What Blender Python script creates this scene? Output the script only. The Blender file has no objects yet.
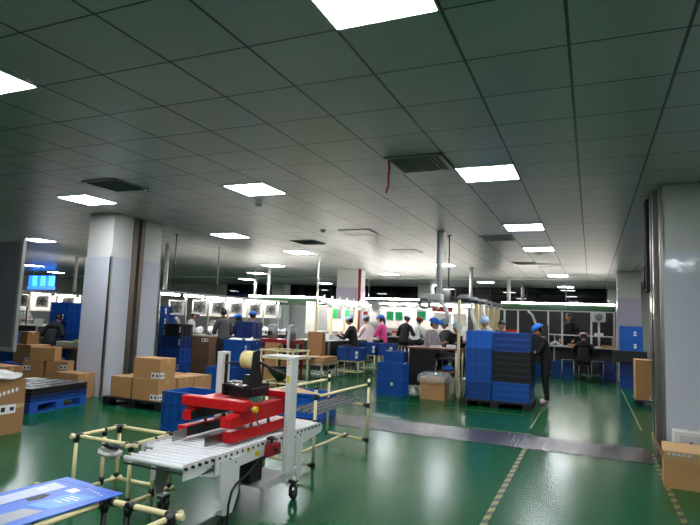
import bpy, bmesh, math, random
from mathutils import Vector, Matrix, Euler, noise
random.seed(7)
PI = math.pi
SC = bpy.context.scene
COL = SC.collection

# ------------------------------------------------------------------ materials
def lin(c):
    if isinstance(c, str):
        c = [int(c[i:i + 2], 16) / 255 for i in (0, 2, 4)]
    return tuple(((v / 12.92) if v <= .04045 else ((v + .055) / 1.055) ** 2.4) for v in c) + (1,)

def mat(name, col, rough=.5, metal=0, spec=.5, var=0, vscale=8, bump=0, bscale=60, coat=0, alpha=1, trans=0):
    m = bpy.data.materials.new(name); m.use_nodes = True
    nt = m.node_tree; b = nt.nodes['Principled BSDF']
    c = lin(col)
    b.inputs['Base Color'].default_value = c
    b.inputs['Roughness'].default_value = rough
    b.inputs['Metallic'].default_value = metal
    b.inputs['Specular IOR Level'].default_value = spec
    if coat:
        b.inputs['Coat Weight'].default_value = coat; b.inputs['Coat Roughness'].default_value = .1
    if alpha < 1: b.inputs['Alpha'].default_value = alpha
    if trans: b.inputs['Transmission Weight'].default_value = trans
    tc = nt.nodes.new('ShaderNodeTexCoord')
    if var:
        n = nt.nodes.new('ShaderNodeTexNoise'); n.inputs['Scale'].default_value = vscale; n.inputs['Detail'].default_value = 4
        mx = nt.nodes.new('ShaderNodeMix'); mx.data_type = 'RGBA'
        mx.inputs[6].default_value = tuple(v * (1 - var) for v in c[:3]) + (1,)
        mx.inputs[7].default_value = tuple(min(1, v * (1 + var)) for v in c[:3]) + (1,)
        nt.links.new(tc.outputs['Object'], n.inputs['Vector']); nt.links.new(n.outputs['Fac'], mx.inputs[0])
        nt.links.new(mx.outputs[2], b.inputs['Base Color'])
    if bump:
        n2 = nt.nodes.new('ShaderNodeTexNoise'); n2.inputs['Scale'].default_value = bscale; n2.inputs['Detail'].default_value = 3
        bp = nt.nodes.new('ShaderNodeBump'); bp.inputs['Strength'].default_value = bump; bp.inputs['Distance'].default_value = .01
        nt.links.new(tc.outputs['Object'], n2.inputs['Vector']); nt.links.new(n2.outputs['Fac'], bp.inputs['Height'])
        nt.links.new(bp.outputs['Normal'], b.inputs['Normal'])
    return m

def emis(name, col, strength):
    m = bpy.data.materials.new(name); m.use_nodes = True
    b = m.node_tree.nodes['Principled BSDF']
    b.inputs['Base Color'].default_value = (.8, .8, .8, 1)
    b.inputs['Emission Color'].default_value = lin(col); b.inputs['Emission Strength'].default_value = strength
    return m

GX0, GY0, TILE = -2.51, 2.674, .6
def ceiling_mat():
    m = bpy.data.materials.new('ceiling_tiles'); m.use_nodes = True
    nt = m.node_tree; b = nt.nodes['Principled BSDF']; N = nt.nodes.new; Lk = nt.links.new
    tc = N('ShaderNodeTexCoord'); sep = N('ShaderNodeSeparateXYZ'); Lk(tc.outputs['Object'], sep.inputs[0])
    def mth(op, a, c=None):
        n = N('ShaderNodeMath'); n.operation = op
        for i, v in enumerate((a, c)):
            if v is None: continue
            if isinstance(v, (int, float)): n.inputs[i].default_value = v
            else: Lk(v, n.inputs[i])
        return n.outputs[0]
    def line(sock, o, w):
        t = mth('FRACT', mth('DIVIDE', mth('SUBTRACT', sock, o - 60), TILE))
        d = mth('SUBTRACT', .5, mth('ABSOLUTE', mth('SUBTRACT', t, .5)))     # distance to the nearest joint, in tiles
        return mth('LESS_THAN', d, w / 2 / TILE)
    lx = line(sep.outputs[0], GX0, .019); ly = line(sep.outputs[1], GY0, .014)
    g = mth('MAXIMUM', lx, ly)
    wn = N('ShaderNodeTexWhiteNoise'); wn.noise_dimensions = '2D'
    fl = N('ShaderNodeCombineXYZ')
    Lk(mth('FLOOR', mth('DIVIDE', mth('SUBTRACT', sep.outputs[0], GX0 - 60), TILE)), fl.inputs[0])
    Lk(mth('FLOOR', mth('DIVIDE', mth('SUBTRACT', sep.outputs[1], GY0 - 60), TILE)), fl.inputs[1])
    Lk(fl.outputs[0], wn.inputs['Vector'])
    v = mth('ADD', mth('MULTIPLY', wn.outputs['Value'], .04), .40)
    cc = N('ShaderNodeCombineColor'); Lk(v, cc.inputs[0]); Lk(mth('MULTIPLY', v, 1.03), cc.inputs[1]); Lk(mth('MULTIPLY', v, 1.02), cc.inputs[2])
    mx = N('ShaderNodeMix'); mx.data_type = 'RGBA'; Lk(g, mx.inputs[0]); Lk(cc.outputs[0], mx.inputs[6]); mx.inputs[7].default_value = (.02, .022, .022, 1)
    Lk(mx.outputs[2], b.inputs['Base Color'])
    # perforation dots and the slight oil-canning of each metal tile
    vo = N('ShaderNodeTexVoronoi'); vo.inputs['Scale'].default_value = 22; vo.inputs['Randomness'].default_value = 0
    Lk(tc.outputs['Object'], vo.inputs['Vector'])
    nz = N('ShaderNodeTexNoise'); nz.inputs['Scale'].default_value = 1.3; Lk(tc.outputs['Object'], nz.inputs['Vector'])
    h = mth('ADD', mth('MULTIPLY', vo.outputs['Distance'], .35), mth('MULTIPLY', nz.outputs['Fac'], 2.0))
    h = mth('SUBTRACT', h, mth('MULTIPLY', g, .6))
    bp = N('ShaderNodeBump'); bp.inputs['Strength'].default_value = .35; bp.inputs['Distance'].default_value = .01
    Lk(h, bp.inputs['Height']); Lk(bp.outputs['Normal'], b.inputs['Normal'])
    b.inputs['Roughness'].default_value = .36; b.inputs['Metallic'].default_value = .25
    return m

def floor_mat():
    m = bpy.data.materials.new('green_epoxy'); m.use_nodes = True
    nt = m.node_tree; b = nt.nodes['Principled BSDF']; N = nt.nodes.new; Lk = nt.links.new
    tc = N('ShaderNodeTexCoord')
    n = N('ShaderNodeTexNoise'); n.inputs['Scale'].default_value = .8; n.inputs['Detail'].default_value = 6
    Lk(tc.outputs['Object'], n.inputs['Vector'])
    r = N('ShaderNodeMix'); r.data_type = 'RGBA'; r.inputs[6].default_value = (.003, .066, .021, 1); r.inputs[7].default_value = (.006, .098, .034, 1)
    Lk(n.outputs['Fac'], r.inputs[0]); Lk(r.outputs[2], b.inputs['Base Color'])
    n2 = N('ShaderNodeTexNoise'); n2.inputs['Scale'].default_value = 2.2; n2.inputs['Detail'].default_value = 5
    Lk(tc.outputs['Object'], n2.inputs['Vector'])
    mr = N('ShaderNodeMapRange'); mr.inputs[3].default_value = .19; mr.inputs[4].default_value = .25
    Lk(n2.outputs['Fac'], mr.inputs[0]); Lk(mr.outputs[0], b.inputs['Roughness'])
    n3 = N('ShaderNodeTexNoise'); n3.inputs['Scale'].default_value = 1.6; n3.inputs['Detail'].default_value = 2
    Lk(tc.outputs['Object'], n3.inputs['Vector'])
    bp = N('ShaderNodeBump'); bp.inputs['Strength'].default_value = .04; bp.inputs['Distance'].default_value = .01
    Lk(n3.outputs['Fac'], bp.inputs['Height']); Lk(bp.outputs['Normal'], b.inputs['Normal'])
    b.inputs['Specular IOR Level'].default_value = .14
    return m

def diamond_mat():
    m = mat('checker_plate', '7c787c', .24, .95)
    nt = m.node_tree; b = nt.nodes['Principled BSDF']; N = nt.nodes.new; Lk = nt.links.new
    tc = N('ShaderNodeTexCoord')
    w = N('ShaderNodeTexVoronoi'); w.inputs['Scale'].default_value = 26; w.inputs['Randomness'].default_value = .2
    Lk(tc.outputs['Object'], w.inputs['Vector'])
    bp = N('ShaderNodeBump'); bp.inputs['Strength'].default_value = .5; bp.inputs['Distance'].default_value = .01; bp.invert = True
    Lk(w.outputs['Distance'], bp.inputs['Height']); Lk(bp.outputs['Normal'], b.inputs['Normal'])
    return m

M = dict(
    white=mat('white_enamel', 'd6d6d2', .4, var=.04), white2=mat('white_plaster', 'cfcfca', .8, var=.03, bump=.05),
    acrylic=mat('glossy_white_panel', 'c2c5ce', .08, spec=.6, bump=.25, bscale=3.5),
    lilac=mat('lilac_panel', 'b6aec2', .3), matte=mat('matte_charcoal', '2a2b2c', .85, spec=.2), grey=mat('grey_plastic', '8b8d90', .45), dgrey=mat('dark_grey', '3a3b3e', .5),
    black=mat('black_plastic', '141416', .4), steel=mat('brushed_steel', 'a3a09a', .28, 1, var=.1, vscale=3),
    bronze=mat('bronze_channel', '8a7d70', .3, .9), red=mat('red_enamel', 'c4141a', .35, var=.06), dred=mat('deep_red', '8f1a22', .4),
    cream=mat('cream_pipe', 'e2d3a0', .35, var=.04), roller=mat('zinc_roller', 'e2e3e4', .45, 0), belt=mat('black_belt', '0c0c0d', .6),
    blue=mat('blue_crate_plastic', '0f55a8', .42, var=.08, vscale=4), blue2=mat('deep_blue_plastic', '0d438e', .45, var=.08, vscale=4),
    blueb=mat('bright_blue_plastic', '1a70d4', .4, var=.06), navy=mat('navy_plastic', '122a66', .5),
    blackc=mat('black_crate_plastic', '17181c', .45), carton=mat('corrugated_carton', 'b98a58', .8, var=.08, vscale=6, bump=.1),
    carton2=mat('dull_carton', 'a1764a', .8, var=.1, vscale=5, bump=.1), cartond=mat('dark_brown_carton', '6b4f38', .75, var=.08),
    cartoni=mat('carton_inside', '6d4e30', .9), flap=mat('pale_carton', 'd2ab7a', .8, var=.06), tape=mat('packing_tape', 'c8a878', .2, spec=.6),
    tapey=mat('yellow_tape_roll', 'e6d696', .25, var=.1, vscale=40), paper=mat('white_paper', 'e8e8e6', .7), ink=mat('black_ink', '222326', .7),
    film=mat('clear_film', 'e6e8ea', .18, alpha=.3, spec=.6), filmw=mat('milky_film', 'e4e2dc', .3, alpha=.85, bump=.5, bscale=25),
    woodt=mat('brown_laminate', '7a4534', .5, var=.12, vscale=3), bench=mat('grey_bench', 'b9b8b2', .5), green=mat('green_sheet', '12b46c', .5),
    dgreen=mat('dark_green_belt', '0b2e17', .5), yellow=mat('yellow_mark', 'd9c21e', .5), yfloor=mat('pale_yellow_paint', '46582f', .5, var=.4, vscale=9),
    yblack=mat('yellow_tape_floor', '787030', .5, var=.3, vscale=14), bfloor=mat('black_tape_floor', '1b221c', .5),
    skin=mat('skin', 'c08c70', .55), hair=mat('black_hair', '0e0c0c', .5), hairnet=mat('blue_cap_fabric', '2a78d8', .75, bump=.3, bscale=40),
    hairnetp=mat('pale_blue_cap_fabric', 'a9c4dc', .75, bump=.3, bscale=40), capw=mat('white_cap_fabric', 'dde2e4', .75, bump=.3, bscale=40),
    capr=mat('red_cap_fabric', 'c02030', .7), clblack=mat('black_cloth', '101013', .8), clgrey=mat('grey_knit', '4b4a4c', .85), cllgrey=mat('light_grey_cloth', 'a8a3a4', .85),
    clpink=mat('pink_cloth', 'd8408c', .8), clpale=mat('pale_pink_cloth', 'dcc4c8', .8), clwhite=mat('white_cloth', 'dcdcdc', .8), clpurple=mat('purple_cloth', '7a5aa0', .8),
    jeans=mat('dark_trousers', '17181f', .85), shoe=mat('white_shoe', 'd8d4d2', .6), shoer=mat('pink_shoe', 'dcb8b8', .6), eye=mat('dark_eye', '100c0a', .3), lip=mat('lip', '8c4c44', .5),
    mask=mat('grey_face_mask', '9aa0a6', .8), glass=mat('night_window_glass', '05060a', .03, spec=.6), wallg=mat('grey_green_wall', '8b8d80', .5),
    board=mat('dark_board', '4c4d50', .35), alu=mat('aluminium', 'b8b8b4', .35, .8), firered=mat('red_pipe_paint', '8c1420', .4), sheetblue=mat('blue_printed_card', '2f66c8', .35, var=.1, vscale=5),
    sheetcyan=mat('cyan_print', '4a96dc', .35), sheetpale=mat('pale_print', 'b7bfd2', .35, var=.15, vscale=14), sheetgrey=mat('grey_print', '9a9ca4', .35, var=.1), ribbon=mat('red_ribbon', 'b8463e', .6),
    motor=mat('dark_motor', '26282c', .5), mgreen=mat('pale_green_enamel', '9cab94', .45), bluemat=mat('blue_sheet', '2a5fc0', .4),
    lamp=emis('ceiling_panel_light', 'f4f8ff', 62), tube=emis('bench_tube_light', 'fff8ee', 62), off=mat('unlit_diffuser', 'a9aaae', .35), lcd=emis('glowing_blue', '1464ff', 3.2),
    blueglow2=emis('glowing_light_blue', '2f8cff', 4.2),
)

# ------------------------------------------------------------------ mesh helpers
class B:
    def __init__(s): s.bm = bmesh.new()
    def _mi(s, f0, mi, mtx=None):
        fs = f0
        for f in fs: f.material_index = mi
        if mtx is not None:
            vs = {v for f in fs for v in f.verts}
            bmesh.ops.transform(s.bm, matrix=mtx, verts=list(vs))
    def box(s, x0, x1, y0, y1, z0, z1, mi=0, bev=0, mtx=None):
        r = bmesh.ops.create_cube(s.bm, size=1)
        for v in r['verts']:
            v.co = Vector(((x0 + x1) / 2 + v.co.x * (x1 - x0), (y0 + y1) / 2 + v.co.y * (y1 - y0), (z0 + z1) / 2 + v.co.z * (z1 - z0)))
        if bev:
            es = list({e for v in r['verts'] for e in v.link_edges})
            rb = bmesh.ops.bevel(s.bm, geom=es, offset=bev, segments=2, affect='EDGES', profile=.6)
            s._mi({f for v in rb['verts'] for f in v.link_faces}, mi, mtx); return s
        s._mi({f for v in r['verts'] for f in v.link_faces}, mi, mtx); return s
    def tube(s, pts, r, seg=10, mi=0, cap=True, closed=False):
        pts = [Vector(p) for p in pts]; n = len(pts); rings = []
        rr = r if isinstance(r, (list, tuple)) else [r] * n
        up = None
        for i, p in enumerate(pts):
            a = pts[max(i - 1, 0)]; b = pts[min(i + 1, n - 1)]; t = (b - a).normalized()
            if up is None:
                up = Vector((0, 0, 1)) if abs(t.z) < .9 else Vector((0, 1, 0))
            sx = t.cross(up).normalized(); up = sx.cross(t).normalized()
            rings.append([s.bm.verts.new(p + (sx * math.cos(2 * PI * k / seg) + up * math.sin(2 * PI * k / seg)) * rr[i]) for k in range(seg)])
        for i in range(n - 1):
            for k in range(seg):
                f = s.bm.faces.new((rings[i][k], rings[i][(k + 1) % seg], rings[i + 1][(k + 1) % seg], rings[i + 1][k])); f.material_index = mi; f.smooth = True
        if cap:
            f = s.bm.faces.new(rings[0][::-1]); f.material_index = mi
            f = s.bm.faces.new(rings[-1]); f.material_index = mi
        return s
    def cyl(s, p0, p1, r, seg=16, mi=0): return s.tube([p0, p1], r, seg, mi)
    def prism(s, poly, axis, a, b, mi=0):
        def P(u, v, w): return {'x': (w, u, v), 'y': (u, w, v), 'z': (u, v, w)}[axis]
        A = [s.bm.verts.new(P(u, v, a)) for u, v in poly]; Bv = [s.bm.verts.new(P(u, v, b)) for u, v in poly]
        n = len(poly); fs = [s.bm.faces.new(A[::-1]), s.bm.faces.new(Bv)]
        for i in range(n): fs.append(s.bm.faces.new((A[i], A[(i + 1) % n], Bv[(i + 1) % n], Bv[i])))
        for f in fs: f.material_index = mi
        return s
    def ell(s, c, r, mi=0, u=16, v=10, mtx=None, smooth=True):
        r_ = bmesh.ops.create_uvsphere(s.bm, u_segments=u, v_segments=v, radius=1, matrix=Matrix.Translation(c) @ (mtx or Matrix()) @ Matrix.Diagonal((r[0], r[1], r[2], 1)))
        s.last = r_['verts']; fs = {f for v in s.last for f in v.link_faces}
        s._mi(fs, mi)
        if smooth:
            for f in fs: f.smooth = True
        return s
    def lathe(s, prof, c=(0, 0, 0), seg=24, mi=0, axis='z', closed=False):
        rings = []
        for r, h in prof:
            ring = []
            for k in range(seg):
                a = 2 * PI * k / seg; x, y = r * math.cos(a), r * math.sin(a)
                p = {'z': (x, y, h), 'x': (h, x, y), 'y': (x, h, y)}[axis]
                ring.append(s.bm.verts.new(Vector(p) + Vector(c)))
            rings.append(ring)
        n = len(rings)
        for i in range(n if closed else n - 1):
            A, Bq = rings[i], rings[(i + 1) % n]
            for k in range(seg):
                f = s.bm.faces.new((A[k], A[(k + 1) % seg], Bq[(k + 1) % seg], Bq[k])); f.material_index = mi; f.smooth = True
        return s
    def quad(s, pts, mi=0):
        f = s.bm.faces.new([s.bm.verts.new(p) for p in pts]); f.material_index = mi; return s
    def mesh(s, name, mats):
        bmesh.ops.recalc_face_normals(s.bm, faces=s.bm.faces)
        me = bpy.data.meshes.new(name); s.bm.to_mesh(me); s.bm.free()
        for m in (mats if isinstance(mats, (list, tuple)) else [mats]): me.materials.append(M[m] if isinstance(m, str) else m)
        return me
    def obj(s, name, mats, parent=None, loc=None, rz=0):
        o = bpy.data.objects.new(name, s.mesh(name, mats)); COL.objects.link(o)
        if parent: o.parent = parent
        if loc: o.location = loc
        if rz: o.rotation_euler = (0, 0, rz)
        return o

def box(*a, **k): return B().box(*a, **k)
def tag(o, label, cat, group=None):
    o['label'] = label; o['category'] = cat
    if group: o['group'] = group
    return o
def thing(name, label, cat, loc=(0, 0, 0), rz=0, group=None):
    o = bpy.data.objects.new(name, None); COL.objects.link(o); o.empty_display_size = .1
    o.location = loc; o.rotation_euler = (0, 0, rz)
    return tag(o, label, cat, group)
def struct(o): o['kind'] = 'structure'; return o
def dup(root, loc, rz=0, label=None, group=None):
    def cp(o, parent):
        c = o.copy(); COL.objects.link(c)
        if parent: c.parent = parent
        for ch in [k for k in KIDS.get(o.name, [])]: 
            d = cp(ch, c); KIDS.setdefault(c.name, []).append(d)
        return c
    scan(root)
    r = cp(root, None); r.location = loc; r.rotation_euler = (0, 0, rz)
    if label: r['label'] = label
    if group: r['group'] = group
    return r
KIDS = {}
def scan(o):
    if o.name not in KIDS: KIDS[o.name] = list(o.children)
    for c in KIDS[o.name]: scan(c)

# ------------------------------------------------------------------ camera
YAW, PIT, ROLL, FPX = math.radians(-23.67753), math.radians(5.79771), math.radians(2.21804), 552.77
fw = Vector((math.sin(YAW) * math.cos(PIT), math.cos(YAW) * math.cos(PIT), math.sin(PIT)))
rt = Vector((math.cos(YAW), -math.sin(YAW), 0)); up = rt.cross(fw)
r2 = rt * math.cos(ROLL) + up * math.sin(ROLL); u2 = -rt * math.sin(ROLL) + up * math.cos(ROLL)
cam = bpy.data.cameras.new('camera'); co = bpy.data.objects.new('camera', cam); COL.objects.link(co)
co.matrix_world = Matrix(((r2.x, u2.x, -fw.x, 0), (r2.y, u2.y, -fw.y, 0), (r2.z, u2.z, -fw.z, 1.43), (0, 0, 0, 1)))
cam.sensor_width = 36; cam.lens = 36 * FPX / 700; cam.clip_start = .05; cam.clip_end = 200
SC.camera = co
vs_ = SC.view_settings; vs_.view_transform = 'Standard'; vs_.look = 'None'; vs_.exposure = -.2; vs_.gamma = 1; vs_.use_curve_mapping = False
wd = bpy.data.worlds.new('world'); SC.world = wd; wd.use_nodes = True; wd.node_tree.nodes['Background'].inputs[0].default_value = (0, 0, 0, 1)

# ------------------------------------------------------------------ the setting
H = 3.05
XL, XR, YB, YN = -27, 5.2, 25.1, -4
struct(box(XL, XR, YN, YB, -.1, 0).obj('floor', floor_mat()))
struct(box(XL, XR, YN, YB, H, H + .1).obj('ceiling', ceiling_mat()))
struct(box(XL, XR, YB, YB + .2, 0, 2.35).box(XL, -18.3, YB, YB + .2, 2.35, H).box(.62, XR, YB, YB + .2, 2.35, H).obj('wall_back', 'white2'))
struct(box(XL - .2, XL, YN, YB, 0, H).obj('wall_left', 'white2'))
struct(box(1.85, 1.95, 7.7, YB, 0, H).obj('wall_aisle', 'wallg'))
struct(box(XR, XR + .2, YN, YB, 0, H).obj('wall_right', 'wallg'))
struct(box(XL, XR, YN - .2, YN, 0, H).obj('wall_near', 'white2'))
w = box(-18.3, .62, YB + .05, YB + .1, 2.35, H).obj('window_1', 'glass'); struct(w)
f = B()
f.box(-18.3, .62, YB - .02, YB + .06, 2.35, 2.41)
for k in range(13): f.box(-18.3 + k * 1.573, -18.25 + k * 1.573, YB + .0, YB + .06, 2.41, H)
f.obj('window_frame', 'black', w)
struct(box(XL, XR, 19.9, 20.02, H - .05, H - .001).obj('trim_1', 'white'))
struct(box(-7.3, .63, 6.93, 7.76, 0, .004).obj('trim_2', diamond_mat()))

def floor_line(name, label, x0, x1, y0, y1, mname):
    tag(box(x0, x1, y0, y1, .0005, .002).obj(name, mname), label, 'floor marking', None)
floor_line('painted_line', 'thin yellow painted line just behind the checker plate strip', -4.3, -.72, 7.83, 7.865, 'yfloor')
floor_line('painted_line', 'thin faded yellow line in front of the blue crates and open carton', -4.6, -1.0, 9.42, 9.45, 'yfloor')
floor_line('painted_line', 'pale line along the right side of the far aisle',   .635, .665, 9.1, 15.0, 'yfloor')
floor_line('painted_line', 'pale line beside the standing worker at the left of the aisle', -.80, -.775, 8.3, 11.5, 'yfloor')
def hazard(label, x, y0, y1, w=.048):
    b = B(); n = int((y1 - y0) / .09)
    for k in range(n):
        ya = y0 + k * (y1 - y0) / n; yb = ya + (y1 - y0) / n; s = .04
        b.prism([(x - w / 2, ya), (x + w / 2, ya + s), (x + w / 2, yb + s), (x - w / 2, yb)], 'z', .0005 if k % 2 else .0006, .003, k % 2)
    tag(b.obj('hazard_tape', ['yblack', 'bfloor']), label, 'floor marking')
hazard('yellow and black striped floor tape running from the steel strip towards the camera', -.715, 4.1, 7.78)
hazard('yellow and black striped floor tape at the foot of the right pillar', .635, 4.6, 7.45)

# ------------------------------------------------------------------ pillars
def pillar(label, x0, x1, y0, y1, zp, panel='acrylic', loc=None):
    t = thing('pillar', label, 'pillar', ((x0 + x1) / 2, (y0 + y1) / 2, 0))
    a, b = (x1 - x0) / 2, (y1 - y0) / 2
    box(-a, a, -b, b, 0, H - .002).obj('shaft', 'white2', t)
    return t, a, b
t, a, b = pillar('white left pillar with glossy panels and a steel channel', -7.93, -7.36, 6.84, 7.98, 2.31)
box(-a - .012, a + .012, -b - .012, -b - .001, 0, 2.31).obj('front_panel', 'acrylic', t)
box(a + .001, a + .012, -b + .0, -.12, 0, 2.31).box(a + .001, a + .012, .13, b, 0, 2.31).obj('side_panel', 'acrylic', t)
box(a - .02, a + .017, -b - .017, -b + .02, 0, 2.31).obj('corner_guard', 'steel', t)
box(a - .005, a + .015, b - .01, b + .015, 0, 2.31).obj('corner_guard', 'steel', t)
g = box(a + .001, a + .03, -.14, -.04, 0, H - .01).box(a + .001, a + .03, .03, .12, 0, H - .01).obj('door_channel', 'bronze', t)
box(a + .001, a + .008, -.03, .04, 0, H - .01).obj('channel_back', 'dgrey', g)
t, a, b = pillar('large white right pillar with glossy panel beside the open carton', .73, 1.79, 6.93, 7.6, 2.3)
box(-a - .0, a, -b - .012, -b - .001, 0, 2.3).obj('front_panel', 'acrylic', t)
box(-a - .03, -a - .001, -b - .012, -b + .1, 0, H - .01).obj('corner_guard', 'steel', t)
g = box(-a - .075, -a - .001, -.12, .0, 0, H - .01).box(-a - .075, -a - .001, .16, .28, 0, H - .01).obj('door_channel', 'steel', t)
box(-a - .03, -a - .001, .0, .16, 0, H - .01).obj('channel_back', 'dgrey', g)
t, a, b = pillar('far middle white pillar beside the red pipe', -7.74, -7.0, 16.65, 17.3, 2.3)
box(-a - .01, a + .01, -b - .01, -b - .001, 0, 2.45).box(a + .001, a + .01, -b, b, 0, 2.45).obj('wrap_panel', 'lilac', t)
t, a, b = pillar('far right pale pillar behind the blue crates', .68, 1.26, 17.2, 17.8, 2.3)
box(-a - .01, a + .01, -b - .01, -b - .001, 0, 2.3).box(-a - .01, -a - .001, -b, b, 0, 2.3).obj('wrap_panel', 'lilac', t)
t, a, b = pillar('small distant white pillar far left by the dark window', -14.9, -14.15, 24.2, 24.8, 2.3)
t, a, b = pillar('distant white pillar in the middle by the dark window', -6.87, -6.32, 23.1, 23.7, 2.3)
t = thing('door_guide', 'dark hanging door guide box beside the right pillar', 'door guide', (.67, 7.83, 1.9))
box(-.045, .05, -.2, .12, 0, H - 1.902, bev=.004).obj('cover', 'matte', t)
h_ = B(); h_.tube([(-.06, -.1, .05), (-.06, -.1, .32)], .008); h_.tube([(-.06, -.1, .05), (-.045, -.1, .05)], .008); h_.tube([(-.06, -.1, .32), (-.045, -.1, .32)], .008); h_.tube([(-.06, -.1, .13), (-.06, -.03, .13)], .008)
h_.obj('handle', 'black', t)
t = thing('partition_panel', 'grey green hanging partition sheet right of the far pillar', 'partition', (.9, 10.2, 1.1))
box(-.03, .26, -.01, .02, 0, .98).obj('sheet', 'wallg', t); box(-.04, .23, -.015, .025, .98, 1.0).obj('top_rail', 'alu', t); box(-.04, .23, -.015, .025, -.03, 0).obj('bottom_rail', 'alu', t)
B().cyl((.0, 0, 1.0), (.0, 0, 1.949), .006).cyl((.2, 0, 1.0), (.2, 0, 1.949), .006).obj('hanger', 'alu', t)
tag(B().cyl((-6.9, 16.58, 0), (-6.9, 16.58, H), .05).obj('standpipe', 'firered'), 'dark red vertical pipe at the side of the far middle pillar', 'pipe')

# ------------------------------------------------------------------ ceiling fittings
def light(x, y, label, on=True):
    t = thing('ceiling_light', label, 'ceiling light', (x, y, H), 0, 'square ceiling panel lights')
    f = B(); s = .298
    for q in ((-s, s, -s, -s + .012), (-s, s, s - .012, s), (-s, -s + .012, -s, s), (s - .012, s, -s, s)): f.box(*q, -.012, -.0005)
    f.obj('frame', 'white', t)
    box(-s + .012, s - .012, -s + .012, s - .012, -.008, -.0005).obj('diffuser', 'lamp' if on else 'off', t)
LIGHTS = [(-1.01, 2.37, 'lit ceiling panel at the top edge nearest the camera'), (-4.03, 2.37, 'lit ceiling panel cut by the left edge of the picture'),
 (-3.98, 5.93, 'lit ceiling panel at the left of centre, largest one there'), (-6.9, 5.88, 'lit ceiling panel in front of the left pillar'), (-1.01, 5.93, 'lit ceiling panel just right of the vent with the red ribbon'),
 (-6.86, 9.4, 'lit ceiling panel just right of the left pillar top'), (-12.4, 9.23, 'lit ceiling panel above the corner of the dark board'), (-1.01, 9.42, 'second lit ceiling panel in the right hand row'),
 (-1.01, 12.22, 'third lit ceiling panel in the right hand row'), (-6.74, 12.15, 'lit ceiling panel left of the far middle pillar, nearer one'), (-9.44, 15.34, 'lit ceiling panel above the fan bench, near the white duct'),
 (-11.86, 18.12, 'small lit ceiling panel second behind the fan bench'), (-14.43, 21.22, 'small lit ceiling panel third behind the fan bench'), (-6.53, 18.36, 'lit ceiling panel right of the far middle pillar'),
 (-3.86, 15.39, 'lit ceiling panel behind the white hanging duct'), (-3.75, 21.76, 'small lit ceiling panel over the cream post row'), (-6.33, 23.81, 'far lit ceiling panel in front of the distant middle pillar'),
 (-.97, 18.77, 'fourth lit ceiling panel in the right hand row'), (-.94, 24.0, 'last lit ceiling panel in the right hand row'), (-11.53, 23.4, 'far lit ceiling panel left of the far middle pillar'),
 (-20.38, 15.06, 'lit ceiling panel over the blue glow, left one'), (-22.91, 18.12, 'lit ceiling panel over the blue glow, right one'), (1.6, 14.2, 'lit ceiling panel seen between far right pillar and door guide')]
LIGHTS += [(1.95, 2.37, 'added unseen ceiling panel out of view on the right'), (1.95, -1.2, 'added unseen ceiling panel behind the camera at the far right'), (-4.03, -1.2, 'added unseen ceiling panel behind the camera on the left'), (-1.01, -1.2, 'added unseen ceiling panel behind the camera on the right')]  # unseen panels added to brighten the machine and the right pillar
for x, y, l in LIGHTS: light(x, y, l)
for x, y, l in [(-1.0, 15.48, 'unlit ceiling panel in the right hand row'), (-3.98, 9.44, 'unlit ceiling panel left of the hanging duct'), (-3.93, 12.25, 'unlit ceiling panel further back left of the hanging duct')]: light(x, y, l, False)
def vent(x, y, label):
    t = thing('ceiling_vent', label, 'vent', (x, y, H), 0, 'ceiling air vents'); s = .29
    box(-s, s, -s, s, -.004, -.0005).obj('backing', 'grey', t)
    f = B()
    for q in ((-s, s, -s, -s + .03), (-s, s, s - .03, s), (-s, -s + .03, -s, s), (s - .03, s, -s, s)): f.box(*q, -.016, -.001)
    f.obj('frame', 'alu', t)
    for k in range(12):
        xx = -s + .05 + k * .044
        box(-.022, .022, -s + .03, s - .03, -.002, .002, mtx=Matrix.Translation((xx, 0, -.014)) @ Matrix.Rotation(.6, 4, 'Y')).obj('slat', 'grey', t)
vent(-1.61, 5.37, 'ceiling air vent with a red ribbon tied to it'); vent(-5.69, 5.26, 'ceiling air vent above the left pillar'); vent(-1.62, 10.56, 'ceiling air vent between the right row panels, nearer one')
vent(-1.58, 14.96, 'ceiling air vent between the right row panels, farther one'); vent(-5.63, 10.53, 'ceiling air vent in the middle, seen edge on')
b = B(); pts = [(0, 0, 0), (.005, 0, -.08), (-.005, .01, -.17), (0, .01, -.25), (-.03, .02, -.33)]
for i in range(4):
    p, q = Vector(pts[i]), Vector(pts[i + 1]); b.quad([p + Vector((-.012, 0, 0)), p + Vector((.012, .004, 0)), q + Vector((.012, .004, 0)), q + Vector((-.012, 0, 0))])
o = b.obj('ribbon', 'ribbon', None, (-1.86, 5.12, H - .018)); tag(o, 'red ribbon hanging from the ceiling vent', 'ribbon')
so = o.modifiers.new('thick', 'SOLIDIFY'); so.thickness = .002
for x, y, l in [(-4.46, 6.76, 'round white smoke detector below the left centre light panel'), (-4.56, 9.1, 'round white smoke detector in the middle of the ceiling'), (-1.05, 12.95, 'small smoke detector behind the third right row panel')]:
    t = thing('smoke_detector', l, 'smoke detector', (x, y, H), 0, 'smoke detectors')
    B().lathe([(.001, -.001), (.05, -.001), (.05, -.015), (.001, -.015)]).obj('base', 'white', t); B().lathe([(.001, -.016), (.04, -.016), (.036, -.04), (.02, -.05), (.001, -.05)]).obj('sensor', 'white', t)
def duct(label, x, y, z, r, m='white', name='hanging_pipe'):
    t = thing(name, label, 'pipe', (x, y, z))
    B().cyl((0, 0, 0), (0, 0, H - z - .001), r, 14).obj('pipe', m, t)
    B().lathe([(r + .001, 0), (r + .03, 0), (r + .03, .012), (r + .001, .012)], (0, 0, H - z - .014), 16).obj('ceiling_flange', m, t)
duct('white hanging duct dropping to the cream post row', -2.47, 9.6, 1.93, .055, name='hanging_duct')
duct('thin dark cable conduit beside the white hanging duct', -2.42, 10.1, 2.05, .012, 'dgrey')
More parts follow.
